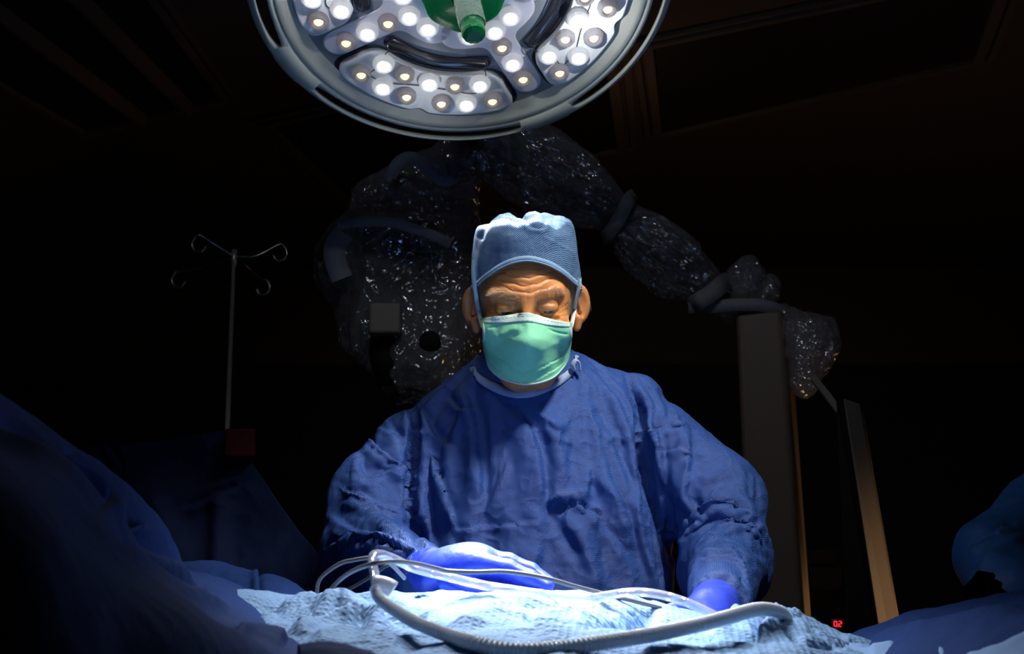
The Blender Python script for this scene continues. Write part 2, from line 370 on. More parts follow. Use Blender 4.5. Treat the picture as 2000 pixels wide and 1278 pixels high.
def ceiling_panel(corners, label, slats):
    C = np.array([ceil_pt(*c) for c in corners]); ctr = C.mean(0)
    t = thing('ceiling_panel', ctr, label, 'ceiling panel', None)
    dn = np.array([0, 0, -1.0]); n = 4
    def ring(s0, s1, z0, z1):
        A = ctr + (C - ctr) * s0 + dn * z0; B = ctr + (C - ctr) * s1 + dn * z0
        A2 = A + dn * (z1 - z0); B2 = B + dn * (z1 - z0); V = np.concatenate([A, B, B2, A2]); F = []
        for i in range(4):
            j = (i + 1) % 4
            for a, b in ((0, 1), (1, 2), (2, 3), (3, 0)): F.append((a * 4 + i, a * 4 + j, b * 4 + j, b * 4 + i))
        return V, F
    b = MB(); b.add(*ring(1.0, 1.06, .005, .03)); b.add(*ring(1.09, 1.13, .005, .02)); b.build('frame', M['trim'], t, smooth=False)
    P = ctr + (C - ctr) * 1.0 + dn * .006; obj('panel', np.concatenate([P, P + dn * .008]), [(0, 1, 2, 3), (4, 5, 6, 7), (0, 1, 5, 4), (1, 2, 6, 5), (2, 3, 7, 6), (3, 0, 4, 7)], M['ceildark'], t, smooth=False)
    for f in slats:
        a = P[0] + (P[1] - P[0]) * f; b2 = P[3] + (P[2] - P[3]) * f
        d = (P[1] - P[0]) * .022
        V = np.array([a - d, a + d, b2 + d, b2 - d, a - d * .4 + dn * .05, a + d * .4 + dn * .05, b2 + d * .4 + dn * .05, b2 - d * .4 + dn * .05]) + dn * .009
        obj('slat', V, [(3, 2, 1, 0), (4, 5, 6, 7), (0, 1, 5, 4), (1, 2, 6, 5), (2, 3, 7, 6), (3, 0, 4, 7)], M['trim'], t, smooth=False)
ceiling_panel([(-330, -40), (270, -40), (432, 182), (165, 248)], 'dark recessed ceiling panel with light slats at upper left', (.45, .78))
ceiling_panel([(530, 236), (1180, 90), (1206, 283), (700, 400)], 'dark ceiling panel behind the round surgical lamp', ())
ceiling_panel([(1275, 80), (1960, -65), (1900, 108), (1293, 254)], 'long dark ceiling panel right of the round surgical lamp', ())

# ---------------------------------------------------------------- surgical lamp
LC = np.array([-.0777, 1.8065, 2.0651]); LX = np.array([.99736, .03247, .06497]); LY = np.array([0, -.89449, .44708]); LN = np.array([.07264, -.4459, -.89213])
LY = np.cross(LN, LX)
def L3(x, y, h): return LC + np.multiply.outer(np.asarray(x, float), LX) + np.multiply.outer(np.asarray(y, float), LY) + np.multiply.outer(np.asarray(h, float), LN)
def Lp(r, deg, h):
    a = np.radians(deg); return L3(r * np.cos(a), r * np.sin(a), h + 0 * np.asarray(r * np.cos(a)))
light = thing('surgical_lamp', LC - LN * .1, 'round grey surgical lamp with rings of lit lenses and green handle, above the head', 'surgical lamp')
PADA = [-108.5 + 90 * k for k in range(4)]; ARMA = [-153.5 + 90 * k for k in range(4)]
def star(sdf2, c, n=160, rmax=.2):
    """outline of a star shaped 2D region by marching rays from c"""
    a = np.linspace(0, 2 * np.pi, n, endpoint=False); lo = np.zeros(n); hi = np.full(n, rmax)
    t = np.linspace(0, rmax, 400); P = np.array(c) + t[None, :, None] * np.stack([np.cos(a), np.sin(a)], 1)[:, None]
    S = sdf2(P[..., 0], P[..., 1]) > 0; k = S.argmax(1); hi = t[k]; lo = t[np.maximum(k - 1, 0)]
    for _ in range(16):
        m = (lo + hi) / 2; o = sdf2(c[0] + m * np.cos(a), c[1] + m * np.sin(a)) > 0; hi = np.where(o, m, hi); lo = np.where(o, lo, m)
    return np.stack([c[0] + lo * np.cos(a), c[1] + lo * np.sin(a)], 1)
def rot2(x, y, deg): a = math.radians(deg); return x * math.cos(a) - y * math.sin(a), x * math.sin(a) + y * math.cos(a)
def plate(outs, hs, m, name, ang, parent, scale_c=None, smooth=True, hole=False):
    """stack of outline rings (inset scale, height) closed by a centre fan; outline in unrotated lamp coords"""
    n = len(outs); c = outs.mean(0) if scale_c is None else np.array(scale_c); V = []
    for s, h in hs:
        q = c + (outs - c) * s; x, y = rot2(q[:, 0], q[:, 1], ang); V.append(L3(x, y, np.full(n, h)))
    F = list(map(tuple, grid_faces(len(hs), n, True)))
    if not hole:
        cx, cy = rot2(c[0], c[1], ang); V.append(L3([cx], [cy], [hs[-1][1]])); k = len(hs) - 1
        F += [(k * n + i, k * n + (i + 1) % n, (k + 1) * n) for i in range(n)]
    return obj(name, np.concatenate(V), F, m, parent, smooth)
def bx2(px, py, cx, cy, hx, hy, r):
    qx = np.abs(px - cx) - hx + r; qy = np.abs(py - cy) - hy + r
    return np.hypot(np.maximum(qx, 0), np.maximum(qy, 0)) + np.minimum(np.maximum(qx, qy), 0) - r
def pad_sdf(x, y):
    r = np.hypot(x, y); d = np.maximum(.177 - r, r - .266)
    for s in (1, -1):
        d = smax(d, (x * -math.sin(math.radians(45)) + s * y * math.cos(math.radians(45)) + .034) , .03)
    return smax(d, .013 - np.hypot(x - .272, y), .01)
def slot_sdf(x, y):
    r = np.hypot(x, y); a = np.arctan2(y, x); am = math.radians(27)
    ca = np.clip(a, -am, am); return np.hypot(x - .16 * np.cos(ca), y - .16 * np.sin(ca)) - .0125
def arm_sdf(x, y):
    r = np.hypot(x, y); a = np.arctan2(y, x); am = math.radians(33)
    st = bx2(x, y, .17, 0, .085, .025, .024); ca = np.clip(a, -am, am)
    band = np.hypot(x - .098 * np.cos(ca), y - .098 * np.sin(ca)) - .03
    return smin(st, band, .018)
# housing: face plate, shell
th = np.linspace(0, 360, 361)[:-1]
hb = [(0.001, .0), (.12, .0), (.27, .0), (.274, -.002), (.276, -.02), (.26, -.07), (.18, -.11), (.06, -.13), (.001, -.13)]
obj('housing', np.concatenate([Lp(r, th, h) for r, h in hb]), grid_faces(len(hb), 360, True), M['lampface'], light)
# light lip between pads and ring
hb = [(.266, .0015), (.272, .004), (.284, .015), (.292, .018), (.296, .014), (.293, -.03), (.275, -.03), (.266, .0015)]
obj('inner_ring', np.concatenate([Lp(r, th, h) for r, h in hb]), grid_faces(len(hb), 360, True), M['lip'], light)
# outer ring with four slots
n = 720; tt = np.linspace(0, 360, n, endpoint=False); V = []; F = []
rel = np.minimum.reduce([np.abs((tt - a + 180) % 360 - 180) for a in PADA]); hw = .0095 * np.sqrt(np.clip(1 - (rel / 36.5) ** 8, 0, 1))
rows = [(.290, .006, 0), (.297, .0165, 0), (.314, .0165, -1), (.314, .0165, 1), (.328, .013, 0), (.337, .004, 0), (.340, -.006, 0)]
for side in (0, 1):
    for r, h, s in rows:
        rr = np.full(n, r) + s * hw; V.append(Lp(rr, tt, h if not side else (h - .012)))
R7 = len(rows); idx = lambda side, row, i: (side * R7 + row) * n + i % n
for i in range(n):
    for row in range(R7 - 1):
        if row == 2: continue
        F.append((idx(0, row, i), idx(0, row, i + 1), idx(0, row + 1, i + 1), idx(0, row + 1, i)))
        F.append((idx(1, row, i), idx(1, row + 1, i), idx(1, row + 1, i + 1), idx(1, row, i + 1)))
    F.append((idx(0, 6, i), idx(0, 6, i + 1), idx(1, 6, i + 1), idx(1, 6, i)))
    F.append((idx(1, 0, i), idx(1, 0, i + 1), idx(0, 0, i + 1), idx(0, 0, i)))
    if hw[i] > 0 or hw[(i + 1) % n] > 0:
        F.append((idx(0, 2, i), idx(0, 2, i + 1), idx(1, 2, i + 1), idx(1, 2, i))); F.append((idx(1, 3, i), idx(1, 3, i + 1), idx(0, 3, i + 1), idx(0, 3, i)))
    else:
        pass
oring = obj('outer_ring', np.concatenate(V), F, M['grey'], light)
md = add_mod(oring, 'WELD', merge_threshold=1e-5)
# raised bridge plates between the slots
for a in ARMA:
    ang = np.linspace(-9.5, 9.5, 24); V = []
    for k, (r, h) in enumerate([(.297, .0165), (.2985, .0195), (.318, .0195), (.3375, .0065), (.338, .004)]):
        w_ = (1, .92, 1.0, .55, .5)[k]; V.append(Lp(r, a + ang * w_, h))
    obj('bridge', np.concatenate(V), grid_faces(5, 24), M['grey'], light)
# back yoke
hubp = [LC - LN * .10, LC - LN * .16]
yk = MB(); yk.add(*tube(resample(np.array([LC - LN * .12, LC - LN * .19]), .02)[0], .07, 32)); yk.build('yoke', M['grey'], light)
P = smooth_path([LC - LN * .17, LC - LN * .26 + np.array([0, .12, 0]), LC + np.array([0, .5, .45]), LC + np.array([-.1, .6, .85])], 10)
yk = MB(); yk.add(*tube(P, .03, 20)); yk.build('suspension_arm', M['grey'], light)
pad_o = star(pad_sdf, (.222, 0)); slot_o = star(slot_sdf, (.158, 0), rmax=.12); arm_o = star(arm_sdf, (.105, 0))
led_mesh = {}
def led(r, deg, warm, h0, parent_window=None):
    """faceted lens cup with a glowing core"""
    if not led_mesh:
        sg = 16; a = np.linspace(0, 2 * np.pi, sg, endpoint=False)
        prof = [(.0150, 0), (.0168, .004), (.0160, .010), (.0128, .0145), (.0098, .0140), (.0085, .009), (.0078, .0055)]
        V = np.concatenate([np.stack([rr * np.cos(a) * (1 + .035 * (np.arange(sg) % 2) * (k in (1, 2))), rr * np.sin(a) * (1 + .035 * (np.arange(sg) % 2) * (k in (1, 2))), np.full(sg, h)], 1) for k, (rr, h) in enumerate(prof)])
        F = grid_faces(len(prof), sg, True).tolist() + [list(range(6 * sg, 7 * sg))]
        core = np.concatenate([np.stack([rr * np.cos(a), rr * np.sin(a), np.full(sg, h)], 1) for rr, h in ((.0078, .006), (.0074, .0095), (.0055, .0125), (.0025, .0142))]); FC = grid_faces(4, sg, True).tolist() + [list(range(3 * sg, 4 * sg))]
        big = np.concatenate([np.stack([rr * np.cos(a), rr * np.sin(a), np.full(sg, h)], 1) for rr, h in ((.0080, .0130), (.0074, .0152), (.0052, .0166), (.002, .0172))])
        for nm, VV, FF, mm in (('lens', V, F, M['lens']), ('lenslit', V * [1.08, 1.08, 1], F, M['lenslit']), ('core_w', core, FC, M['warmled']), ('core_c', big, FC, M['coolled'])):
            me = bpy.data.meshes.new(nm); me.from_pydata(VV.tolist(), [], FF); me.update(); me.materials.append(mm)
            me.polygons.foreach_set('use_smooth', [nm[:4] != 'lens'] * len(me.polygons)); led_mesh[nm] = me
    c = Lp(np.array([r]), deg, h0)[0]; RM = Matrix(np.stack([LX, LY, LN], 1).tolist()).to_4x4()
    RM = RM @ Matrix.Rotation(random.random() * 6, 4, 'Z'); RM.translation = Vector(c - BASE[light.name])
    o = bpy.data.objects.new('led_lens', led_mesh['lens' if warm else 'lenslit']); COL.objects.link(o); o.parent = light; o.matrix_local = RM
    k = bpy.data.objects.new('led_core', led_mesh['core_w' if warm else 'core_c']); COL.objects.link(k); k.parent = o
for q in range(4):
    plate(arm_o, [(1.0, 0.0005), (.995, .003), (.97, .0035)], M['lampwin'], 'window', ARMA[q], light, (.105, 0))
    plate(slot_o, [(1.08, .0004), (1.06, .005), (1.0, .0055), (.97, .001)], M['lampdark'], 'grip_recess', PADA[q], light, (.158, 0))
    plate(pad_o * 1.0, [(1.06, .0006), (1.055, .0016), (1.03, .0018)], M['lampdark'], 'pad_gasket', PADA[q], light, (.222, 0))
    plate(pad_o, [(1.0, .0018), (1.0, .012), (.985, .0145), (.93, .015), (.92, .0135)], M['pad'], 'light_pad', PADA[q], light, (.222, 0))
    # dark tube painting in the reflection of the clear pad's inner edge
    lp = smooth_path([(.205, -.105), (.178, -.088), (.150, -.0845), (.145, -.068), (.1525, -.03), (.1545, 0), (.1525, .03), (.145, .068), (.150, .0845), (.178, .088), (.2, .08), (.204, .03), (.207, -.02), (.214, -.07), (.205, -.105)], 8)
    x, y = rot2(lp[:, 0], lp[:, 1], PADA[q]); b = MB(); b.add(*tube(L3(x, y, np.full(len(x), .0165)), .0009, 6)); b.build('edge_reflection', M['lampdark'], light)
    for dlt, warm in ((-29.5, 1), (-18.5, 0), (-7.5, 1), (7.5, 1), (18, 0), (29, 1)): led(.234, PADA[q] + dlt, warm, .013)
    for dlt, warm in ((-26, 0), (-13.5, 1), (-.5, 0), (12.5, 1), (25, 0)): led(.193, PADA[q] + dlt, warm, .013)
    for r_, dlt, warm in ((.215, 0, 1), (.175, 0, 0), (.136, 0, 1), (.100, 3, 0), (.095, 25, 0), (.095, -22, 0)): led(r_, ARMA[q] + dlt, warm, .0035)
# green sterile cover disc and handle
th = np.linspace(0, 360, 61)[:-1]; rr_ = 1 + .05 * np.sin(np.radians(th * 3 + 20)) + .03 * np.sin(np.radians(th * 7))
hb = [(.062, .004), (.070, .022), (.069, .026), (.055, .024), (.035, .03), (.02, .036)]
obj('handle_cover', np.concatenate([Lp(r * rr_, th, h) for r, h in hb]), grid_faces(len(hb), 60, True), M['green'], light)
h0 = LC + LN * .03 + LX * .004; h1 = LC + LN * .125 + LX * .012
hp, _ = resample(np.array([h0, h1]), .004); ru = .0195 + .0012 * np.sin(np.arange(len(hp)) * 1.6); ru[-1] = .012; ru[-2] = .019
b = MB(); b.add(*tube(hp, ru * .93, 12)); hd = b.build('handle', M['green'], light, smooth=False)
hp2, _ = resample(np.array([h0, LC + LN * .098 + LX * .0105]), .0015); b = MB(); b.add(*tube(hp2, .0205 + .0009 * np.sin(np.arange(len(hp2)) * 1.8), 20, cap=False)); b.build('clear_sleeve', M['ribfilm'], hd)
# the lamp's own light: beams from pads and arms meeting on the operating field
FIELD = np.array([.045, 1.34, 1.13])
for q in range(4):
    for a, r, e, ang in ((PADA[q], .215, 85, 26), (ARMA[q], .17, 26, 50)):
        p = Lp(np.array([r]), a, .045)[0]
        lamp('lamp_beam', 'SPOT', p, e, (.90, .95, 1.0), aim=FIELD, spot_size=math.radians(ang), spot_blend=1.0, shadow_soft_size=.03)
    lamp('lens_scatter', 'POINT', Lp(np.array([.20]), PADA[q], .07)[0], .34 if q else .08, (.95, .97, 1), shadow_soft_size=0)

# ---------------------------------------------------------------- surgeon
PH = math.radians(20); RO = math.radians(-1.2)
RXm = np.array([[1, 0, 0], [0, math.cos(PH), -math.sin(PH)], [0, math.sin(PH), math.cos(PH)]])
RYm = np.array([[math.cos(RO), 0, math.sin(RO)], [0, 1, 0], [-math.sin(RO), 0, math.cos(RO)]])
HR = RXm @ RYm
HC = at(1029, 607, 1.78) - HR @ np.array([0, -.085, 0])
def h2w(V): return HC + np.asarray(V) @ HR.T
def w2h(P): return (P - HC) @ HR
EY = .0315
def head_sdf(P):
    A = P * np.array([1, 1, 1.0]); ax = np.abs(P[:, 0]); Q = P.copy(); Q[:, 0] = ax
    d = s_ell(P, (0, .012, .035), (.0765, .098, .084))
    d = smin(d, s_ell(P, (0, -.03, -.03), (.061, .062, .088)), .03)
    d = smin(d, s_ell(P, (0, -.058, -.098), (.032, .032, .026)), .03)
    d = smin(d, s_cone(Q, (.045, -.02, -.06), (.020, -.062, -.1), .020, .018), .025)
    d = smin(d, s_ell(Q, (.042, -.066, -.033), (.024, .022, .022)), .018)           # cheek
    d = smin(d, s_cone(Q, (.006, -.083, .020), (.046, -.071, .024), .010, .0085), .016)   # brow ridge
    d = smax(d, -s_ell(Q, (EY + .001, -.101, -.001), (.020, .017, .013)), .012)          # socket
    d = smin(d, s_cone(P, (0, -.087, .010), (0, -.113, -.042), .0085, .0125), .012)      # nose
    d = smin(d, s_ell(Q, (.012, -.101, -.044), (.009, .010, .008)), .006)
    d = smin(d, s_ell(P, (0, -.092, -.072), (.024, .012, .014)), .012)                   # mouth mass
    # lids: ball with a narrow down-cast opening
    lid = s_ell(Q, (EY, -.0760, .0030), (.0152, .0138, .0128))
    d = smin(d, lid, .0035)
    d = smin(d, s_cone(Q, (EY - .013, -.0815, -.0100), (EY + .013, -.079, -.0090), .0038, .0035), .004)   # lower bag
    d = smax(d, -s_ell(Q, (EY, -.0915, -.0028), (.0125, .0090, .0024)), .0008)
    d = smax(d, -s_ell(Q, (.0165, -.099, -.003), (.006, .010, .008)), .007)
    d = smax(d, -(s_cone(Q, (EY - .014, -.0905, .0115), (EY + .015, -.085, .0095), .0014, .0014)), .003)  # upper lid crease
    # ears
    EM = np.array([[.42, .907, 0], [-.907, .42, 0], [0, 0, 1]])
    e = s_ell(Q, (.0835, .016, -.008), (.0055, .0180, .0310), EM)
    e = smin(e, s_cone(Q, (.080, .008, -.030), (.078, .006, -.043), .007, .0060), .010)
    e = smax(e, -s_ell(Q, (.0865, .0105, -.008), (.0050, .0105, .0210), EM), .002)
    e = smin(e, s_cone(Q, (.079, .008, .006), (.083, .012, -.018), .0028, .0035), .003)
    d = smin(d, e, .006)
    # neck
    d = smin(d, s_cone(P, (0, .035, -.07), (0, .055, -.2), .050, .056), .025)
    return d
V, F = sdf_mesh(head_sdf, (-.108, -.135, -.2), (.108, .125, .125), .0015)
# forehead furrows and crow's feet
x, y, z = V.T; fr = y < -.02; dsp = np.zeros(len(V))
for z0, amp, wdt, dep, off in ((.0315, .0035, .044, .0013, 0), (.0415, .0040, .046, .0016, .3), (.0525, .0035, .043, .0014, -.2), (.0625, .002, .030, .0008, .1)):
    zc = z0 + amp * (-np.cos(x / .046 * math.pi * 1.05 + off * .25)) + .0008 * np.sin(x * 260 + z0 * 900)
    q = (z - zc); f = -np.exp(-(q / .0011) ** 2) + .75 * np.exp(-((q + .0042) / .0032) ** 2)
    dsp += np.where(fr, f * dep * np.clip((wdt - np.abs(x)) / .012, 0, 1), 0)
for k in range(4):                                          # crow's feet and under-eye lines
    for s in (-1, 1):
        a = np.array([s * .046, -.004 - .003 * k]); b = np.array([s * .062, .004 - .0085 * k]); L = np.array([a, b])
        d_, s_, u_ = poly_dist(x, z, L); dsp += np.where(fr, -np.exp(-(d_ / .0009) ** 2) * .0007, 0)
for k in range(3):
    for s in (-1, 1):
        L = [(s * (EY - .015), -.013 - .003 * k), (s * EY, -.0185 - .0035 * k), (s * (EY + .016), -.0135 - .003 * k)]
        d_, s_, u_ = poly_dist(x, z, L); dsp += np.where(fr, -np.exp(-(d_ / .0009) ** 2) * .0006, 0)
V = V + sdf_normal(head_sdf, V) * dsp[:, None]
headV, headF = h2w(V), F

LA = [at(802, 872, 1.975), at(712, 1075, 1.86), at(850, 1122, 1.55)]
RA = [at(1272, 852, 1.975), at(1395, 955, 1.93), at(1412, 1085, 1.86), at(1398, 1172, 1.58)]
def body_sdf(P, k=.0):
    d = s_ell(P, at(1035, 960, 2.0), (.16 - k, .095 - k, .2))
    d = smin(d, s_ell(P, at(1045, 1200, 1.99), (.165 - k, .105 - k, .26)), .08)
    d = smin(d, s_cone(P, at(870, 875, 2.0), at(1225, 855, 2.0), .035, .036), .04)
    d = smin(d, s_cone(P, h2w((0, .05, -.15)), at(1035, 870, 1.98), .054, .07), .05)
    for A in (LA, RA):
        for i in range(len(A) - 1): d = smin(d, s_cone(P, A[i], A[i + 1], .030 - .003 * i, .027 - .003 * i), .02)
    hip = at(1045, 1200, 1.98); hip[2] = .92
    for s in (-1, 1):
        d = smin(d, s_cone(P, hip + (s * .09, 0, 0), hip + (s * .11, .0, -.46), .09, .06), .05)
        d = smin(d, s_cone(P, hip + (s * .11, 0, -.46), hip + (s * .12, .02, -.84), .055, .04), .02)
        d = smin(d, s_cone(P, hip + (s * .12, .02, -.865), hip + (s * .13, -.15, -.88), .04, .03), .03)
    return d
bv, bf = sdf_mesh(body_sdf, (-.40, 1.4, 0), (.46, 2.2, 1.52), .011, 1)
PB = at(1045, 1200, 1.98); PB[2] = 0
surgeon = thing('person', PB, 'surgeon in blue gown, pale blue cap and green mask below the round lamp', 'person')
obj('body', np.concatenate([headV, bv]), np.concatenate([headF, bf + len(headV)]), M['skin'], surgeon)
for s in (-1, 1):
    b = MB(); c = h2w(np.array([s * EY, -.0750, .0010])); r = .0118
    tt = np.linspace(0, math.pi, 17); pp = np.linspace(0, 2 * math.pi, 25)[:-1]
    V = np.array([c + r * np.array([math.sin(t) * math.cos(p), math.sin(t) * math.sin(p), math.cos(t)]) for t in tt for p in pp])
    obj('eye', V, grid_faces(17, 24, True), M['eye'], surgeon)

def trace(px, py, fn, off, y0=1.5, y1=2.1):
    px = np.asarray(px, float); py = np.asarray(py, float); sh = px.shape; px = px.ravel(); py = py.ravel()
    D = np.array([at(a, b_, 1.0) - CAM for a, b_ in zip(px, py)]); L = np.linalg.norm(D, axis=1); U = D / L[:, None]
    t = y0 * L; best = np.full(len(t), 9.); bt = t.copy()
    for _ in range(70):
        P = CAM + U * t[:, None]; d = fn(P) - off; m = d < best; best[m] = d[m]; bt[m] = t[m]; t = np.minimum(t + np.clip(d, -.02, .05) * .8, y1 * L)
    return bt.reshape(sh), U.reshape(sh + (3,))
def strands(roots, dirs, length, r, curl=.15, seg=3):
    b = MB()
    for p, d in zip(roots, dirs):
        d = d / np.linalg.norm(d); L = length * random.uniform(.6, 1.2); c = np.array([random.gauss(0, curl), random.gauss(0, curl), random.gauss(0, curl) - .1])
        pts = [p]
        for k in range(seg): pts.append(pts[-1] + (d + c * k / seg) * L / seg)
        b.add(*tube(np.array(pts), np.linspace(r, r * .25, seg + 1), 3, cap=False))
    return b
# eyebrows and side hair
hfn = lambda P: head_sdf(w2h(P))
for s in (-1, 1):
    R, Dd = [], []
    for k in range(170):
        u = random.random(); lx = s * (.010 + .044 * u); lz = .0215 + .0075 * math.sin(u * 2.6) + random.gauss(0, .0030) * (1.1 - .3 * u); R.append((lx, -.14, lz)); Dd.append((s * (.7 + .3 * u), -.3, .55 - u * .75 + random.gauss(0, .2)))
    R = np.array(R)
    for _ in range(30): R[:, 1] += np.clip(head_sdf(R), -.01, .02) * .8
    strands(h2w(R), np.array(Dd) @ HR.T, .0095, .00018).build('eyebrow', M['brow'], surgeon)
    R, Dd = [], []
    for k in range(700):
        ly = random.uniform(-.058, .03); lz = random.uniform(-.012, .062) - max(0, -ly - .03) * -.3; R.append((s * .12, ly, lz)); Dd.append((s * .12, .55 + random.gauss(0, .15), -.75))
    R = np.array(R)
    for _ in range(30): R[:, 0] -= s * np.clip(head_sdf(R), -.01, .02) * .8
    k = (np.abs(R[:, 0]) > .052); strands(h2w(R[k]), np.array(Dd)[k] @ HR.T, .014, .00036).build('hair', M['hair'], surgeon)

# cap
def cap_geo(na=160, nz=60):
    a = np.linspace(0, 2 * np.pi, na, endpoint=False); ca, sa = np.cos(a), np.sin(a)   # a=0 -> +x, -90deg -> front
    front = np.clip(-sa, -1, 1)
    zr = np.where(front > 0, .018 + .056 * np.abs(front) ** 1.9, .018 - .045 * (1 - (1 + front)) ** 2)
    top = np.full(na, .116)
    t = np.linspace(0, 1, nz); V = np.zeros((nz, na, 3))
    for i, q in enumerate(t):
        p = min(1, q / .72); z = zr + (top - zr) * p ** .85
        hgt = np.clip((z - .02) / (.116 - .02), -.5, 1); hp = np.clip(hgt, 0, 1)
        taper = 1 - .11 * hp ** 2 - .07 * hp ** 7
        if q > .72: f_ = (q - .72) / .28; taper = taper * (1 - .999 * f_); z = z + .010 * (1 - (1 - f_) ** 2)
        rx = .0835 * taper * (1 - .03 * np.clip(-hgt, 0, 1)); ry = .103 * taper
        V[i, :, 0] = rx * ca; V[i, :, 1] = .013 + ry * sa; V[i, :, 2] = z
    return V
CV = cap_geo(); sh = CV.shape; Q = CV.reshape(-1, 3).copy()
ctr = np.array([0, .013, .02]); Nn = Q - ctr; Nn /= np.linalg.norm(Nn, axis=1)[:, None]
hz = np.clip((Q[:, 2] - .085) / .045, 0, 1)
ang = np.arctan2(Q[:, 1], Q[:, 0])
Q += Nn * (.0035 * vnoise(Q, 22, 3) * (.35 + hz) + .0055 * crumple(Q, 16, 5, 3) * hz + .001 * vnoise(Q, 60, 6))[:, None]
Q[:, 2] += hz * (np.interp(Q[:, 0], [-.08, -.06, -.038, -.024, -.010, .004, .018, .034, .046, .060, .08], [-.010, -.002, .004, .005, -.004, .001, .007, .002, -.001, .006, .0]) + .004 * np.sin(Q[:, 1] * 70 + Q[:, 0] * 40))
W_ = h2w(Q)
W_ = W_ + (Nn @ HR.T) * creases(W_, [([(938, 470), (946, 448), (960, 432)], 6, -4, 's'), ([(1018, 430), (1036, 446), (1060, 448), (1072, 428)], 4, 3.5, 'f'), ([(975, 420), (1010, 428), (1038, 432)], 4, 3, 'f'), ([(1060, 462), (1090, 478), (1124, 498)], 2, .9, 'c'), ([(1000, 408), (1030, 424), (1068, 405)], 5, -5, 's')])[:, None]
cap = obj('cap', W_, grid_faces(sh[0], sh[1], True), M['cap'], surgeon); add_mod(cap, 'SOLIDIFY', thickness=.0012, offset=1)
rim = W_.reshape(sh)[0]; rim2 = W_.reshape(sh)[4]
up = rim2 - rim; up /= np.linalg.norm(up, axis=1)[:, None]; No = (Nn @ HR.T).reshape(sh)[0]
rimc = np.vstack([rim, rim[:1]]); upc = np.vstack([up, up[:1]]); Noc = np.vstack([No, No[:1]])
V, F = ribbon(rimc + Noc * .0016 + upc * .0026, upc * .0042, .0009); obj('brim_band', V, F, M['capband'], cap)
b = MB(); b.add(*tube(rimc + Noc * .0022 - upc * .0010, .0014, 8)); b.build('brim_piping', M['capband'], cap)

# mask
def pw(pts, n): return catmull(np.array(pts, float), n)
nu, nv = 90, 60
top = pw([(939, 622), (962, 619), (992, 616), (1030, 611), (1062, 620), (1092, 627), (1117, 631)], nu)
bot = pw([(949, 700), (957, 722), (982, 742), (1030, 753), (1076, 742), (1100, 720), (1111, 700)], nu)
lef = pw([(939, 622), (943, 648), (944, 676), (949, 700)], nv); rig = pw([(1117, 631), (1117, 655), (1114, 680), (1111, 700)], nv)
u = np.linspace(0, 1, nu)[None, :, None]; v = np.linspace(0, 1, nv)[:, None, None]
G = (1 - v) * top[None] + v * bot[None] + (1 - u) * lef[:, None] + u * rig[:, None] - ((1 - u) * (1 - v) * top[0] + u * (1 - v) * top[-1] + (1 - u) * v * bot[0] + u * v * bot[-1])
bt, U = trace(G[..., 0], G[..., 1], hfn, .004)
vv = v[..., 0]; edge = np.clip(vv * 3, 0, 1)
tent = bt.copy()
for _ in range(260):
    s_ = tent.copy(); s_[1:-1, 1:-1] = (tent[2:, 1:-1] + tent[:-2, 1:-1] + tent[1:-1, 2:] + tent[1:-1, :-2]) / 4; s_[-1, 1:-1] = (tent[-1, 2:] + tent[-1, :-2] + tent[-2, 1:-1]) / 3; tent = np.minimum(s_, bt)
for _ in range(12):
    s_ = tent.copy(); s_[1:-1, 1:-1] = (tent[2:, 1:-1] + tent[:-2, 1:-1] + tent[1:-1, 2:] + tent[1:-1, :-2]) / 4; tent = s_
P = CAM + U * tent[..., None]; sh = P.shape; Pm = P.reshape(-1, 3)
mc = creases(Pm, [([(952, 690), (985, 706), (1015, 722), (1035, 729), (1060, 718), (1105, 694)], 3.2, 2.2, 'o'), ([(955, 705), (990, 730), (1033, 745), (1080, 724), (1104, 705)], 2.6, 1.8, 'o'), ([(950, 668), (985, 674), (1030, 690), (1075, 676), (1110, 662)], 6, .8, 's'),
    ([(954, 641), (972, 637)], 2, -1.5, 's'), ([(975, 657), (990, 649), (1010, 639)], 5, 2.0, 's'), ([(1000, 660), (1020, 650), (1024, 632)], 7, -2.0, 's'), ([(1068, 643), (1090, 650), (1110, 653)], 2, -1.6, 's'), ([(965, 660), (1000, 662)], 6, 1.2, 's'), ([(1040, 660), (1090, 672)], 7, 1.0, 's')])
Pm = Pm - U.reshape(-1, 3) * mc[:, None] - U.reshape(-1, 3) * (.0006 * vnoise(Pm, 90, 2))[:, None]
GF = grid_faces(nv, nu); mask = obj('face_mask', Pm, GF, M['mask'], surgeon); add_mod(mask, 'SOLIDIFY', thickness=.0009, offset=-1)
row = GF[:, 0] // nu; colm = GF[:, 0] % nu
Pm2 = Pm - U.reshape(-1, 3) * .0017
obj('mask_border', Pm2, GF[row < 8], M['maskband'], mask)
obj('mask_border', Pm2, GF[(colm < 4)], M['maskband'], mask); obj('mask_border', Pm2, GF[(colm > nu - 6)], M['maskband'], mask); obj('mask_border', Pm2, GF[row > nv - 4], M['maskband'], mask)
def fixo(o):
    add_mod(o, 'SOLIDIFY', thickness=.0008, offset=0)
for o in mask.children: fixo(o)
b = MB()
for k in range(26):                                           # stitches along the white band
    for r_ in (3, 7):
        j = int(3 + k * (nu - 8) / 26); b.add(*tube(Pm2.reshape(sh)[r_, j:j + 3] - U.reshape(sh)[r_, j:j + 3] * .0008, .00022, 5))
b.build('stitching', M['mask'], mask)
capfn = lambda P: np.minimum(head_sdf(w2h(P)), s_ell(w2h(P), (0, .013, .045), (.086, .106, .1)))
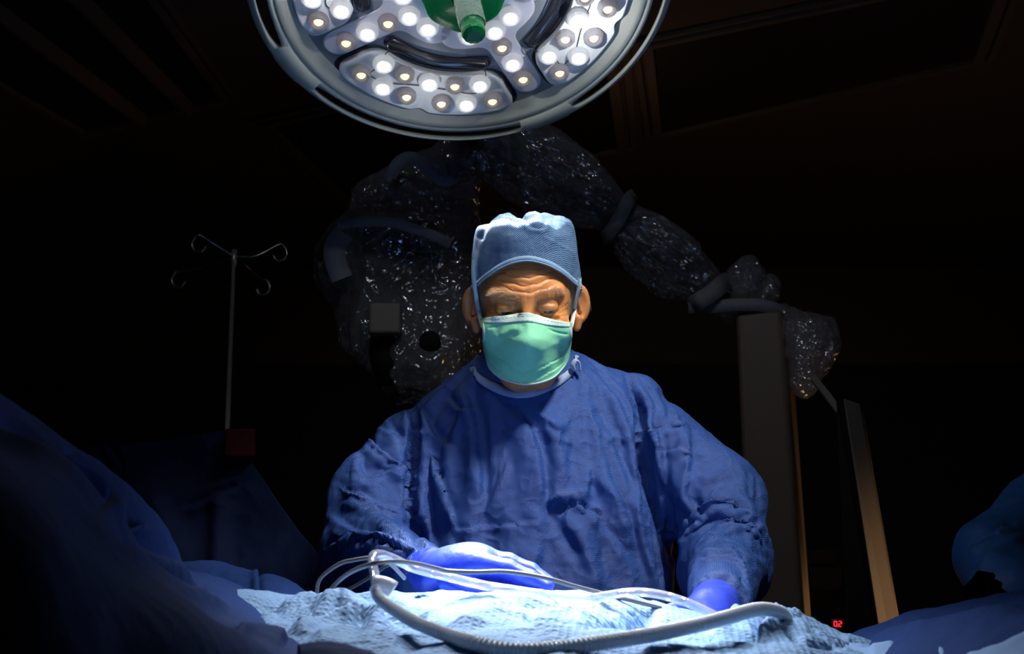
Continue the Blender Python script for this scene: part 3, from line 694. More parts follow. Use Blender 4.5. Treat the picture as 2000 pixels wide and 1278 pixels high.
for pts in ([(943, 640), (938, 622), (932, 592), (927, 560), (924.5, 530), (926, 505)], [(1115, 640), (1118, 628), (1122, 606), (1127, 580), (1131, 560), (1132, 542)]):
    c = resample(smooth_path(pts, 8), 3)[0]; t_, U_ = trace(c[:, 0], c[:, 1], capfn, .0035); k = 7
    t_ = np.convolve(np.pad(t_, k, 'edge'), np.ones(2 * k + 1) / (2 * k + 1), 'valid'); Pp = CAM + U_ * t_[:, None]
    V, F = ribbon(Pp, np.tile(np.array([.0030, -.001, .0004]), (len(Pp), 1)), .0006); obj('strap', V, F, M['maskband'], mask)

# gown
neck0 = h2w((0, .035, -.10)); neck1 = h2w((0, .06, -.22))
def gown_sdf(P):
    d = s_ell(P, at(1035, 965, 1.985), (.215, .135, .235))
    d = smin(d, s_ell(P, at(1045, 1190, 1.98), (.218, .15, .28)), .09)
    d = smin(d, s_cone(P, at(985, 800, 1.955), at(862, 845, 1.98), .058, .060), .035)
    d = smin(d, s_cone(P, at(1110, 775, 1.955), at(1232, 792, 1.985), .050, .058), .035)
    d = smin(d, s_cone(P, neck0, at(1035, 860, 1.97), .068, .12), .05)
    hem = PB + (0, 0, .45); d = smin(d, s_cone(P, at(1045, 1300, 1.99), hem, .19, .26), .08)
    la = smin(s_cone(P, at(800, 872, 1.975), at(712, 1078, 1.865), .062, .069), s_cone(P, at(712, 1078, 1.865), at(838, 1118, 1.57), .068, .036), .02)
    la = smin(la, s_ell(P, at(700, 980, 1.92), (.045, .06, .08)), .03)
    ra = smin(s_cone(P, at(1272, 852, 1.975), at(1392, 965, 1.925), .067, .074), s_cone(P, at(1392, 965, 1.925), at(1420, 1088, 1.865), .074, .066), .02)
    ra = smin(ra, s_cone(P, at(1420, 1088, 1.865), at(1404, 1172, 1.60), .066, .041), .025)
    d = smin(d, la, .014); d = smin(d, ra, .014)
    cut = s_cone(P, neck0 + (0, 0, .2), neck1 + (0, -.01, .035), .115, .062)
    return smax(d, -cut, .006)
GOWN_CREASES = [
 ([(812, 800), (808, 867), (803, 942), (808, 1008), (828, 1085)], 8, -26, 's'),
 ([(1224, 735), (1250, 800), (1258, 880), (1264, 945), (1284, 1020), (1303, 1165)], 8, -26, 's'),
 ([(900, 736), (918, 790), (928, 839), (938, 920), (948, 985)], 13, 6, 'f'),
 ([(845, 880), (856, 925), (869, 961), (888, 1020)], 11, 9, 'o'),
 ([(885, 1038), (930, 1031), (974, 1030), (1060, 1018)], 6, 5, 'o'),
 ([(946, 1012), (975, 950), (998, 900)], 6, 3.5, 'c'),
 ([(719, 850), (740, 880), (801, 918)], 9, 10, 'o'),
 ([(700, 890), (712, 928), (754, 923), (806, 912)], 8, 8, 'f'),
 ([(694, 958), (740, 984), (799, 1000)], 8, 8, 'f'),
 ([(668, 950), (722, 989), (765, 1025), (812, 1062)], 10, 11, 'o'),
 ([(650, 1010), (700, 1040), (760, 1050)], 9, 8, 'f'),
 ([(640, 1070), (690, 1050), (740, 1046), (800, 1068)], 9, 9, 'o'),
 ([(740, 1048), (790, 1070), (850, 1092)], 5, 4, 'c'), ([(700, 1090), (740, 1070), (780, 1078)], 7, 6, 'f'),
 ([(735, 830), (770, 850), (800, 860)], 7, 5, 'f'), ([(820, 795), (850, 850), (880, 870)], 7, 5, 'f'), ([(870, 775), (900, 800), (935, 800)], 6, 4, 'f'),
 ([(790, 800), (800, 830), (830, 850)], 6, 5, 'c'), ([(755, 820), (775, 855), (790, 900)], 7, 5, 'f'),
 ([(1262, 800), (1290, 870), (1296, 960), (1300, 1050), (1306, 1120)], 8, 9, 'f'),
 ([(1262, 850), (1293, 836), (1342, 828)], 7, 9, 'o'), ([(1293, 882), (1320, 880), (1348, 886)], 5, 6, 'o'),
 ([(1347, 830), (1349, 905), (1341, 965), (1363, 1000)], 8, 9, 'f'),
 ([(1363, 1000), (1385, 968), (1408, 940)], 9, 8, 'f'),
 ([(1318, 1090), (1340, 1035), (1375, 992), (1415, 984), (1464, 1003)], 10, 14, 'o'),
 ([(1340, 1095), (1370, 1058), (1410, 1030), (1455, 1025), (1500, 1052)], 9, 12, 'o'),
 ([(1335, 1130), (1360, 1095), (1400, 1078), (1440, 1090), (1464, 1143)], 9, 11, 'o'),
 ([(1360, 1150), (1390, 1128), (1420, 1124), (1450, 1150)], 7, 8, 'o'),
 ([(1400, 1055), (1440, 1060), (1490, 1100)], 8, 8, 'f'), ([(1440, 960), (1470, 985), (1500, 1040)], 9, 6, 'f'),
 ([(1280, 760), (1300, 800), (1290, 830)], 8, 5, 'f'), ([(1250, 745), (1275, 790), (1272, 850)], 8, 6, 'f'), ([(1315, 800), (1330, 860), (1325, 900)], 7, 4, 's'),
 ([(1162, 925), (1190, 955), (1212, 990), (1226, 1045)], 12, 6, 's'), ([(1157, 905), (1152, 984), (1175, 1030), (1199, 1054), (1240, 1105)], 9, 5, 'f'),
 ([(1105, 1010), (1140, 1060), (1160, 1120), (1170, 1150)], 14, 5, 's'), ([(1040, 990), (1080, 1030), (1130, 1110)], 16, 5, 'f'),
 ([(1010, 800), (1050, 860), (1060, 930), (1066, 985)], 10, 5, 'f'), ([(980, 790), (1020, 830), (1040, 900)], 14, 4, 'f'),
 ([(1066, 985), (1100, 968), (1150, 965)], 6, 7, 'c'), ([(1090, 1000), (1125, 985), (1160, 1000)], 6, -6, 'c'), ([(1120, 975), (1140, 1000), (1170, 1020)], 5, 6, 'c'), ([(1085, 960), (1110, 990), (1100, 1020)], 4, 3.5, 'c'), ([(1145, 960), (1150, 1000), (1120, 1010)], 4, -3.5, 'c'), ([(1155, 985), (1175, 1000)], 4, 4, 'c'),
 ([(1150, 800), (1170, 850), (1240, 860)], 4, 2.2, 'c'), ([(1045, 800), (1090, 835), (1110, 820)], 4, 3, 'c'), ([(1060, 815), (1075, 850), (1120, 870)], 5, 2.5, 'c'), ([(1020, 805), (1035, 850), (1040, 880)], 5, 3, 'c'),
 ([(950, 860), (980, 845), (1010, 850)], 4, 2, 'c'), ([(1180, 870), (1200, 850), (1210, 820)], 4, 2, 'c'), ([(1090, 800), (1085, 880), (1120, 940)], 12, 3, 's'),
 ([(900, 1060), (980, 1080), (1060, 1090)], 20, 4, 's'), ([(880, 1050), (900, 1085), (940, 1090)], 9, 4, 'f'), ([(1250, 960), (1262, 1050), (1290, 1140)], 8, 6, 'f'), ([(1200, 760), (1235, 850), (1248, 940)], 10, 4, 'f'),
]
def vert_normals(V, F):
    N = np.zeros_like(V); n = np.cross(V[F[:, 2]] - V[F[:, 0]], V[F[:, 3]] - V[F[:, 1]])
    for k in range(4): np.add.at(N, F[:, k], n)
    return N / (np.linalg.norm(N, axis=1)[:, None] + 1e-12)
def drop_cloth(V, F, fn, inner_off, pin, frames, bend=.3, shrink=-.06, bounds=None):
    """let the cloth settle over a support form so that it buckles into real folds"""
    Vi, Fi = sdf_mesh(lambda P: fn(P) + inner_off, *bounds, .012, 1)
    g = obj('cloth_tmp', V, F, M['gown']); c = obj('form_tmp', Vi, Fi, M['gown'])
    c.modifiers.new('col', 'COLLISION'); c.collision.thickness_outer = .002; c.collision.cloth_friction = 20
    g.vertex_groups.new(name='pin').add(np.where(pin)[0].tolist(), 1.0, 'REPLACE')
    m = g.modifiers.new('cl', 'CLOTH'); q = m.settings; q.quality = 6; q.mass = .12
    q.tension_stiffness = q.compression_stiffness = 25; q.shear_stiffness = 8; q.bending_stiffness = bend
    q.tension_damping = q.compression_damping = q.shear_damping = 8; q.shrink_min = shrink; q.vertex_group_mass = 'pin'; q.air_damping = 3
    m.collision_settings.distance_min = .003; m.collision_settings.use_self_collision = False
    scn.frame_start = 1; scn.frame_end = frames + 1; m.point_cache.frame_start = 1; m.point_cache.frame_end = frames + 1
    for f in range(1, frames + 1): scn.frame_set(f)
    dg = bpy.context.evaluated_depsgraph_get(); me = g.evaluated_get(dg).to_mesh(); co = np.empty(len(me.vertices) * 3, np.float32); me.vertices.foreach_get('co', co)
    for o in (g, c): d = o.data; bpy.data.objects.remove(o); bpy.data.meshes.remove(d)
    scn.frame_set(1)
    return co.reshape(-1, 3).astype(float)
def subdivide(V, F, levels=1):
    o = obj('sub_tmp', V, F, M['gown']); add_mod(o, 'SUBSURF', levels=levels, render_levels=levels)
    dg = bpy.context.evaluated_depsgraph_get(); dg.update(); me = o.evaluated_get(dg).to_mesh()
    co = np.empty(len(me.vertices) * 3, np.float32); me.vertices.foreach_get('co', co); n = len(me.polygons); fi = np.empty(n * 4, np.int32); me.loops.foreach_get('vertex_index', fi)
    d = o.data; bpy.data.objects.remove(o); bpy.data.meshes.remove(d)
    return co.reshape(-1, 3).astype(float), fi.reshape(-1, 4)
glo, ghi = (-.36, 1.50, .80), (.46, 2.26, 1.56)
V, F = sdf_mesh(gown_sdf, glo, ghi, .0085, 2); N = sdf_normal(gown_sdf, V, .002)
V = V + N * (.004 * vnoise(V, 16, 3) + creases(V, GOWN_CREASES) * np.clip(-N[:, 1] * 1.6 + .25, 0, 1) * .8)[:, None]
pin = ((V[:, 2] > 1.40) & (np.hypot(V[:, 0] - .03, V[:, 1] - 1.9) < .09)) | (V[:, 2] < .83) | (V[:, 1] > 2.05)
V = drop_cloth(V, F, gown_sdf, .010, pin, 30, 6, -.035, (glo[:2] + (.70,), ghi))
V, F = subdivide(V, F, 1); N = vert_normals(V, F)
if (N * sdf_normal(gown_sdf, V, .002)).sum(1).mean() < 0: N = -N
d = creases(V, GOWN_CREASES) * np.clip(-N[:, 1] * 1.6 + .25, 0, 1) * 1.0 + .0008 * crumple(V, 30, 3, 3)
V = V + N * d[:, None]
ks = lambda P: s_cone(P, at(1045, 1300, 1.99) * (1, 1, 0) + (0, 0, .84), PB + (0, 0, .45), .17, .26)
Vs, Fs = sdf_mesh(ks, PB + (-.35, -.35, .2), PB + (.35, .35, 1.02), .02, 1)
gown = obj('gown', np.concatenate([V, Vs]), np.concatenate([F, Fs + len(V)]), M['gown'], surgeon)
# collar binding round the neck opening
cpx = smooth_path([(927, 728), (934, 742), (956, 756), (985, 768), (1018, 773), (1048, 768), (1082, 754), (1108, 737), (1122, 719), (1124, 706)], 8)
cpx = resample(cpx, 4)[0]; t_, U_ = trace(cpx[:, 0], cpx[:, 1], gown_sdf, .002, 1.6, 2.05); k = 5
t_ = np.convolve(np.pad(t_, k, 'edge'), np.ones(2 * k + 1) / (2 * k + 1), 'valid'); Pp = CAM + U_ * t_[:, None]
back = smooth_path([Pp[-1], Pp[-1] + (.004, .06, .004), (Pp[0] + Pp[-1]) / 2 + (0, .12, .01), Pp[0] + (-.004, .06, .004), Pp[0]], 12)
Pc = np.vstack([Pp, back[1:-1]]); tw = np.sin(np.arange(len(Pc)) * .35) * .0012
Wv = np.tile(np.array([0, .0030, .0075]), (len(Pc), 1)); Wv[:, 1] += tw; V, F = ribbon(Pc + (0, -.001, .003), Wv, .0009)
obj('collar', V, F, M['binding'], gown)
b = MB(); b.add(*tube(smooth_path([at(1122, 724, 1.875), at(1118, 714, 1.87), at(1124, 704, 1.87), at(1131, 709, 1.875), at(1133, 724, 1.88)], 6), .004, 8, squash=.5)); b.build('collar_tie', M['binding'], gown)

# gloves
def left_glove(P):
    wr = at(838, 1122, 1.56); d = s_cone(P, wr, at(868, 1126, 1.50), .033, .030)
    d = smin(d, s_ell(P, at(912, 1112, 1.475), (.046, .040, .030)), .02)
    d = smin(d, s_ell(P, at(928, 1103, 1.465), (.026, .034, .020)), .015)
    K = [at(934, 1103, 1.44), at(934, 1094, 1.465), at(920, 1100, 1.49), at(905, 1118, 1.51)]
    fin = [[K[0], at(992, 1112, 1.43), at(1035, 1132, 1.425), at(1066, 1148, 1.42)],
           [K[1], at(994, 1100, 1.46), at(1036, 1118, 1.458), at(1069, 1139, 1.45)],
           [K[2], at(970, 1120, 1.475), at(1010, 1146, 1.465), at(1030, 1166, 1.46)],
           [K[3], at(950, 1135, 1.50), at(985, 1158, 1.49), at(1000, 1175, 1.48)]]
    for k, f in enumerate(fin):
        r = (.0108, .0112, .0108, .0095)[k]; d = smin(d, smin(smin(s_cone(P, f[0], f[1], r * 1.35, r), s_cone(P, f[1], f[2], r, r * .94), .004), s_cone(P, f[2], f[3], r * .94, r * .80), .004), .0045)
    t = [at(880, 1140, 1.45), at(925, 1158, 1.43), at(965, 1163, 1.415), at(990, 1170, 1.41)]
    for i in range(3): d = smin(d, s_cone(P, t[i], t[i + 1], .014 - .0018 * i, .0125 - .0018 * i), .006)
    return d
def right_glove(P):
    d = s_cone(P, at(1404, 1168, 1.62), at(1392, 1196, 1.53), .030, .032)
    d = smin(d, s_ell(P, at(1372, 1212, 1.50), (.036, .036, .024)), .02)
    for k, (a, b_, c) in enumerate([((1350, 1200, 1.47), (1318, 1196, 1.45), (1296, 1198, 1.44)), ((1345, 1210, 1.49), (1312, 1204, 1.475), (1288, 1206, 1.46)), ((1345, 1222, 1.5), (1310, 1215, 1.49), (1285, 1222, 1.48)), ((1350, 1230, 1.51), (1320, 1228, 1.51), (1298, 1235, 1.50))]):
        d = smin(d, smin(s_cone(P, at(*a), at(*b_), .0125, .0105), s_cone(P, at(*b_), at(*c), .0105, .0088), .004), .004)
    d = smin(d, smin(s_cone(P, at(1385, 1215, 1.47), at(1355, 1222, 1.44), .013, .012), s_cone(P, at(1355, 1222, 1.44), at(1325, 1220, 1.43), .012, .010), .005), .006)
    return d
for fn, c in ((left_glove, at(940, 1130, 1.48)), (right_glove, at(1360, 1190, 1.52))):
    V, F = sdf_mesh(fn, c - (.13, .13, .075), c + (.13, .14, .075), .0024)
    Nn = sdf_normal(fn, V); wr = np.clip((V[:, 1] - c[1] - .0) / .05 + .2, 0, 1)
    V = V + Nn * (.0009 * crumple(V, 45, 2, 2) * (.3 + wr) + .0012 * np.sin(V[:, 0] * 420) * wr * 0)[:, None]
    obj('glove', V, F, M['glove'], surgeon)

# ---------------------------------------------------------------- drapes on and around the patient
def rows_to_world(rows, ncol, nrow):
    R = np.array([catmull(np.array(r, float), ncol) for r in rows]); R = catmull(R, nrow)
    return np.array([[at(*q) for q in r] for r in R])
def drape(name, rows, m, label, cr=(), noise=((9, .006), (26, .002)), ncol=220, nrow=90, crum=((12, .004),), thick=.0015, part_of=None, seed=1, updir=None, group=None, cmul=1.6, crest=None):
    G = rows_to_world(rows, ncol, nrow); sh = G.shape; P = G.reshape(-1, 3)
    du = np.gradient(G, axis=1).reshape(-1, 3); dv = np.gradient(G, axis=0).reshape(-1, 3); Nn = np.cross(dv, du); Nn /= np.linalg.norm(Nn, axis=1)[:, None] + 1e-9
    if (Nn[:, 2].mean()) < 0: Nn = -Nn
    d = creases(P, cr)
    for k, (sc, a) in enumerate(noise): d = d + a * vnoise(P, sc, seed + k)
    d = d + cmul * creases(P, cr) - creases(P, cr)
    for k, (sc, a) in enumerate(crum): d = d + a * crumple(P, sc, seed + 5 + k, 3)
    if crest is not None:                                     # lie flatter along the far edge
        rr = np.repeat(np.linspace(0, 1, sh[0]), sh[1]); d = d * np.clip(.25 + (rr - .1) / crest, .25, 1)
    P = P + Nn * d[:, None]
    o = obj(name, P, grid_faces(sh[0], sh[1]), m, part_of)
    add_mod(o, 'SOLIDIFY', thickness=thick, offset=-1)
    if label: tag(o, label, 'drape', group)
    return o, P.reshape(sh)
# pale towel drape over the field
sil = [(340, 1196), (372, 1184), (440, 1173), (520, 1166), (590, 1160), (650, 1161), (720, 1163), (800, 1167), (900, 1167), (1000, 1166), (1100, 1167), (1188, 1174), (1252, 1186), (1332, 1197), (1396, 1204), (1450, 1203), (1500, 1198), (1545, 1193), (1588, 1214), (1636, 1240), (1665, 1254), (1720, 1268), (1780, 1290)]
def towel_row(t, dy=0):
    out = []
    for x, y in sil:
        yy = y + (1425 - y) * t; out.append((x + (x - 1000) * .12 * t, yy + dy, 1.42 - .62 * t ** .8 if t >= 0 else 1.42))
    return out
rows = [[(x, y + 70, 1.60) for x, y in sil], [(x, y + 22, 1.50) for x, y in sil]] + [towel_row(t) for t in (0, .12, .25, .4, .55, .7, .85, 1)]
TOWEL_CR = [
 ([(560, 1240), (640, 1225), (700, 1215), (760, 1230)], 14, 9, 'o'), ([(590, 1165), (640, 1185), (690, 1180), (735, 1200)], 12, 7, 'f'), ([(610, 1210), (660, 1195), (720, 1212), (800, 1205)], 12, 7, 's'),
 ([(680, 1230), (740, 1212), (800, 1235), (860, 1262)], 12, -7, 's'), ([(820, 1215), (900, 1190), (980, 1180)], 10, 5, 'f'), ([(940, 1230), (1020, 1205), (1100, 1200)], 12, 5, 's'),
 ([(1040, 1260), (1120, 1225), (1190, 1195), (1260, 1190)], 12, 7, 'o'), ([(1140, 1262), (1200, 1235), (1290, 1205)], 10, -6, 's'), ([(1060, 1235), (1110, 1215)], 8, 4, 'f'),
 ([(1260, 1240), (1330, 1225), (1400, 1222)], 14, -5, 's'), ([(1390, 1275), (1430, 1240), (1500, 1212), (1545, 1196)], 12, 10, 'o'), ([(1480, 1275), (1500, 1235), (1545, 1205)], 8, 5, 'f'),
 ([(1545, 1205), (1600, 1235), (1650, 1262)], 10, 6, 'f'), ([(1530, 1240), (1580, 1265), (1640, 1275)], 9, -5, 's'), ([(420, 1200), (500, 1190), (560, 1195)], 12, -5, 's'), ([(500, 1205), (560, 1180), (600, 1172)], 10, 6, 'f'),
 ([(880, 1262), (960, 1245), (1040, 1238)], 14, 5, 's'), ([(600, 1262), (680, 1250), (780, 1262)], 12, 6, 'f')]
towel, TG = drape('towel_drape', rows, M['towel'], 'pale blue dimpled towel drape lying brightly lit in front of the surgeon', TOWEL_CR, noise=((7, .009), (18, .004), (50, .0008)), crum=((11, .0052), (30, .0018)), ncol=700, nrow=230, cmul=2.0, crest=.30)
TF = TG.reshape(-1, 3); tpx, tpy = project(TF)
def towel_Y(px, py, lift=0):
    """depth of the towel seen at a pixel"""
    m = (np.abs(tpx - px) < 4) & (np.abs(tpy - py) < 5); return TF[m, 1].min() if m.any() else 1.42
# thin blue under-sheet showing at the far edge
drape('under_sheet', [[(700, 1190, 1.46), (800, 1190, 1.46), (1000, 1190, 1.46), (1200, 1190, 1.46)], [(700, 1166, 1.46), (780, 1163, 1.45), (1000, 1163, 1.45), (1180, 1168, 1.44)], [(715, 1172, 1.41), (800, 1171, 1.41), (1000, 1169, 1.41), (1180, 1172, 1.41)], [(740, 1182, 1.36), (800, 1181, 1.36), (870, 1172, 1.39), (1000, 1176, 1.40)]], M['sheet'], 'thin bright blue sheet edge under the tubes, behind the pale towel drape', [([(740, 1172), (790, 1178), (850, 1170)], 3, 3, 'f'), ([(800, 1182), (860, 1168)], 3, 3, 'o')], noise=((30, .002),), crum=((30, .002),), ncol=200, nrow=40)
# big navy drape falling from upper left
L0 = [(-120, 700, 1.02), (60, 812, 1.08), (200, 918, 1.16), (290, 998, 1.25), (350, 1068, 1.33), (378, 1108, 1.38), (440, 1140, 1.45), (505, 1178, 1.5)]
rows = [[(x, y + 190, Y + .22) for x, y, Y in L0], [(x, y + 35, Y + .08) for x, y, Y in L0], L0,
        [(-120, 760, .93), (60, 868, .99), (200, 975, 1.08), (290, 1040, 1.16), (350, 1092, 1.24), (395, 1125, 1.3), (450, 1152, 1.36), (515, 1180, 1.42)],
        [(-120, 830, .84), (60, 925, .90), (200, 1040, .98), (290, 1092, 1.06), (350, 1130, 1.12), (410, 1160, 1.19), (465, 1188, 1.24), (520, 1210, 1.3)],
        [(-120, 835, .75), (40, 948, .78), (150, 1060, .84), (240, 1140, .90), (340, 1188, .95), (430, 1235, 1.0), (520, 1243, 1.06), (585, 1262, 1.12)],
        [(-120, 890, .66), (40, 1010, .68), (150, 1130, .72), (240, 1205, .78), (340, 1240, .84), (430, 1278, .90), (520, 1300, .96), (590, 1310, 1.0)],
        [(-120, 1250, .62), (40, 1330, .64), (150, 1400, .68), (240, 1440, .74), (340, 1450, .8), (430, 1450, .86), (520, 1450, .92), (600, 1450, .96)]]
drape('side_drape', rows, M['navy'], 'large navy drape falling from upper left towards the pale towel drape', [([(0, 800), (140, 930), (240, 1030), (330, 1090)], 20, -6, 's'), ([(0, 850), (160, 975), (270, 1060), (400, 1140)], 14, 6, 'f'), ([(180, 1000), (210, 1025), (290, 1030)], 8, 5, 'o'), ([(210, 1080), (330, 1140), (450, 1180)], 12, 5, 'f'), ([(120, 880), (200, 950), (215, 1010)], 8, 5, 'f'), ([(450, 1245), (500, 1235), (560, 1250)], 8, 6, 'f')],
      noise=((5, .008), (14, .003)), crum=((8, .003),), ncol=260, nrow=150, seed=3, cmul=3)
# hanging screen drape behind it
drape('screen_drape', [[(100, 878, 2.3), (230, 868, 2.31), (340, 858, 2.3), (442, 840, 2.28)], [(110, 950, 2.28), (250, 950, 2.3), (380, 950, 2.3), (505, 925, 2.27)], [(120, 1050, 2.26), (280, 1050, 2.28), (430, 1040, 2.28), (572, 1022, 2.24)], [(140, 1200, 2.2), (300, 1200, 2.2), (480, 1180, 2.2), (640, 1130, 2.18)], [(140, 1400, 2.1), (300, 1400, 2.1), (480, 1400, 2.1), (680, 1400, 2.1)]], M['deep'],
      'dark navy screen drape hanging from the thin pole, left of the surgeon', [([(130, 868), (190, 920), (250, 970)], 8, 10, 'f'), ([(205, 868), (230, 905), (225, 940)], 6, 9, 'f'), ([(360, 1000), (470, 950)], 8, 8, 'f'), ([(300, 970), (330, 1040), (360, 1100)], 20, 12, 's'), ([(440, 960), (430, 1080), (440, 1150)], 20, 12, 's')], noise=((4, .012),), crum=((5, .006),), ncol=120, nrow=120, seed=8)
# low fold between screen drape and towel
drape('draped_bundle', [[(340, 1160, 1.75), (420, 1150, 1.75), (520, 1150, 1.72), (600, 1175, 1.7)], [(345, 1112, 1.68), (420, 1108, 1.66), (500, 1128, 1.64), (560, 1140, 1.62), (595, 1166, 1.6)], [(350, 1130, 1.6), (420, 1128, 1.58), (500, 1145, 1.56), (590, 1175, 1.54)], [(350, 1200, 1.52), (420, 1200, 1.5), (500, 1200, 1.5), (600, 1200, 1.5)]], M['navy'], 'low navy folded drape between the large side drape and the surgeon\'s sleeve', [([(500, 1125), (505, 1160)], 5, 6, 'f')], noise=((10, .006),), crum=((12, .004),), ncol=120, nrow=60, seed=12)
# navy corner at the bottom edge
drape('corner_drape', [[(585, 1310, .93), (640, 1296, .95), (690, 1296, .95), (740, 1310, .93)], [(590, 1286, .90), (640, 1272, .91), (690, 1273, .91), (735, 1288, .9)], [(590, 1310, .85), (640, 1300, .85), (690, 1300, .85), (735, 1310, .85)], [(590, 1400, .82), (640, 1400, .82), (690, 1400, .82), (735, 1400, .82)]], M['navy'], 'small navy drape corner at the bottom edge, left below the ribbed hose', [], noise=((20, .003),), ncol=60, nrow=40, seed=14)
# right side: navy drape and pale sheet
R0 = [(1655, 1252, 1.50), (1690, 1232, 1.48), (1760, 1207, 1.44), (1850, 1184, 1.40), (1930, 1168, 1.37), (2010, 1156, 1.34), (2120, 1140, 1.3)]
rows = [[(x, y + 120, Y + .2) for x, y, Y in R0], [(x, y + 16, Y + .06) for x, y, Y in R0], R0, [(x, y + 20, Y - .06) for x, y, Y in R0], [(x + 5, y + 48, Y - .16) for x, y, Y in R0], [(x + 10, y + 110, Y - .28) for x, y, Y in R0], [(x + 20, y + 260, Y - .36) for x, y, Y in R0]]
drape('side_drape', rows, M['navy'], 'navy drape rising to the right, in front of the tall grey equipment', [([(1700, 1245), (1800, 1225), (1900, 1205), (2000, 1190)], 12, 4, 'f')], noise=((6, .008),), crum=((9, .003),), ncol=150, nrow=90, seed=21)
R1 = [(1660, 1262, 1.34), (1740, 1259, 1.31), (1800, 1250, 1.29), (1860, 1238, 1.26), (1930, 1228, 1.23), (2010, 1214, 1.2), (2120, 1200, 1.16)]
rows = [[(x, y + 30, Y + .05) for x, y, Y in R1], R1, [(x, y + 18, Y - .06) for x, y, Y in R1], [(x, y + 60, Y - .16) for x, y, Y in R1], [(x, y + 200, Y - .25) for x, y, Y in R1]]
drape('pale_sheet', rows, M['paleb'], 'pale blue sheet lying below the navy drape at lower right', [([(1820, 1262), (1850, 1275)], 8, 6, 'f'), ([(1700, 1268), (1750, 1262)], 8, 5, 'f')], noise=((8, .007), (24, .002)), crum=((14, .003),), ncol=150, nrow=60, seed=25)
# patient table below the drapes
tb = thing('operating_table', (0, 1.2, 0), 'operating table hidden under the drapes at the bottom edge', 'table')
V, F = box((-.8, .95, .86), (.95, 1.48, .98)); obj('table_top', V, F, M['black'], tb, smooth=False)
V, F = box((-.15, 1.1, 0), (.2, 1.35, .87)); obj('pedestal', V, F, M['black'], tb, smooth=False)

# ---------------------------------------------------------------- tubes and cables
def px_path(pts, n=10, step=.002):
    return resample(smooth_path([at(*p) for p in pts], n), step)[0]
def on_towel(pts, r): return [(x, y, min(towel_Y(x, y + 8), Ymax) - r * 1.2) for x, y, Ymax in pts]
hp_ = [(733, 1150, 1.17), (742, 1170, 1.16), (782, 1199, 1.13), (823, 1221, 1.10), (877, 1242, 1.07), (931, 1258, 1.04), (985, 1268, 1.03), (1039, 1270, 1.03), (1093, 1266, 1.04), (1156, 1258, 1.05), (1252, 1244, 1.08), (1348, 1225, 1.12), (1412, 1209, 1.15), (1460, 1195, 1.19), (1492, 1190, 1.23), (1524, 1197, 1.28), (1540, 1215, 1.32)]
P = px_path(hp_, 12, .00045); d_ = np.r_[0, np.cumsum(np.linalg.norm(np.diff(P, axis=0), axis=1))]
hose = thing('ribbed_hose', P[0], 'clear corrugated hose curving across the front of the pale towel drape', 'hose')
ridge = .5 + .5 * np.cos(d_ * 2 * math.pi / .0044); rad = (.0046 + .0022 * ridge) * np.interp(d_ / d_[-1], [0, .3, 1], [.82, 1, 1])
b = MB(); b.add(*tube(P, rad, 20, cap=False)); b.build('ribbed_wall', M['hose'], hose)
b = MB(); b.add(*tube(P[::6], .0040, 14, cap=False)); b.build('inner_wall', M['paleb'], hose)
k = np.argmin(np.abs(d_ - .0)); b = MB(); b.add(*tube(px_path([(731, 1141, 1.18), (740, 1141, 1.18), (758, 1146, 1.18), (768, 1152, 1.18)], 8, .002), np.array([.008] * 1), 16)); b.build('end_hood', M['hose'], hose)
P = px_path([(735, 1146, 1.19), (731, 1120, 1.21), (727, 1098, 1.225), (729, 1086, 1.23), (742, 1083, 1.24), (769, 1092, 1.26), (810, 1111, 1.31), (877, 1128, 1.31), (958, 1146, 1.31), (1039, 1158, 1.31), (1093, 1165, 1.31), (1150, 1169, 1.31), (1188, 1163, 1.31), (1236, 1157, 1.30), (1284, 1161, 1.29), (1332, 1174, 1.28), (1374, 1192, 1.27), (1405, 1208, 1.26), (1425, 1222, 1.27)], 10, .003)
tube_ = thing('suction_tube', P[0], 'smooth clear suction tube arching over the gloved hand and towel drape', 'tube')
b = MB(); b.add(*tube(P, .0046, 18, cap=False)); b.build('outer_wall', M['pvc'], tube_)
b = MB(); b.add(*tube(P, .0029, 14, cap=False)); b.build('inner_wall', M['pvc'], tube_)
def cable(pts, r, label, m='cable'):
    P = px_path(pts, 10, .003); b = MB(); b.add(*tube(P, r, 12)); return tag(b.build('cable', M[m]), label, 'cable')
cable([(636, 1178, 1.36), (642, 1158, 1.35), (664, 1133, 1.34), (693, 1114, 1.27), (731, 1101, 1.20), (769, 1097, 1.21), (810, 1101, 1.24), (850, 1110, 1.27), (877, 1116, 1.28), (931, 1118, 1.28), (985, 1117, 1.28), (1039, 1124, 1.28), (1080, 1133, 1.28), (1120, 1145, 1.29), (1182, 1161, 1.33), (1239, 1175, 1.34), (1290, 1188, 1.37)], .0023, 'grey cable crossing in front of the gloved hand, nearest of the cables')
cable([(620, 1178, 1.40), (619, 1158, 1.40), (626, 1130, 1.39), (661, 1103, 1.37), (693, 1094, 1.35), (731, 1090, 1.335), (760, 1100, 1.35), (790, 1130, 1.39)], .0022, 'grey cable arching highest at the left, ending behind the clear tube')
cable([(640, 1178, 1.42), (646, 1164, 1.41), (688, 1148, 1.40), (728, 1124, 1.39), (760, 1104, 1.39), (790, 1108, 1.40)], .0018, 'thin dark cable lowest at the left, rising under the two grey arches', 'black')

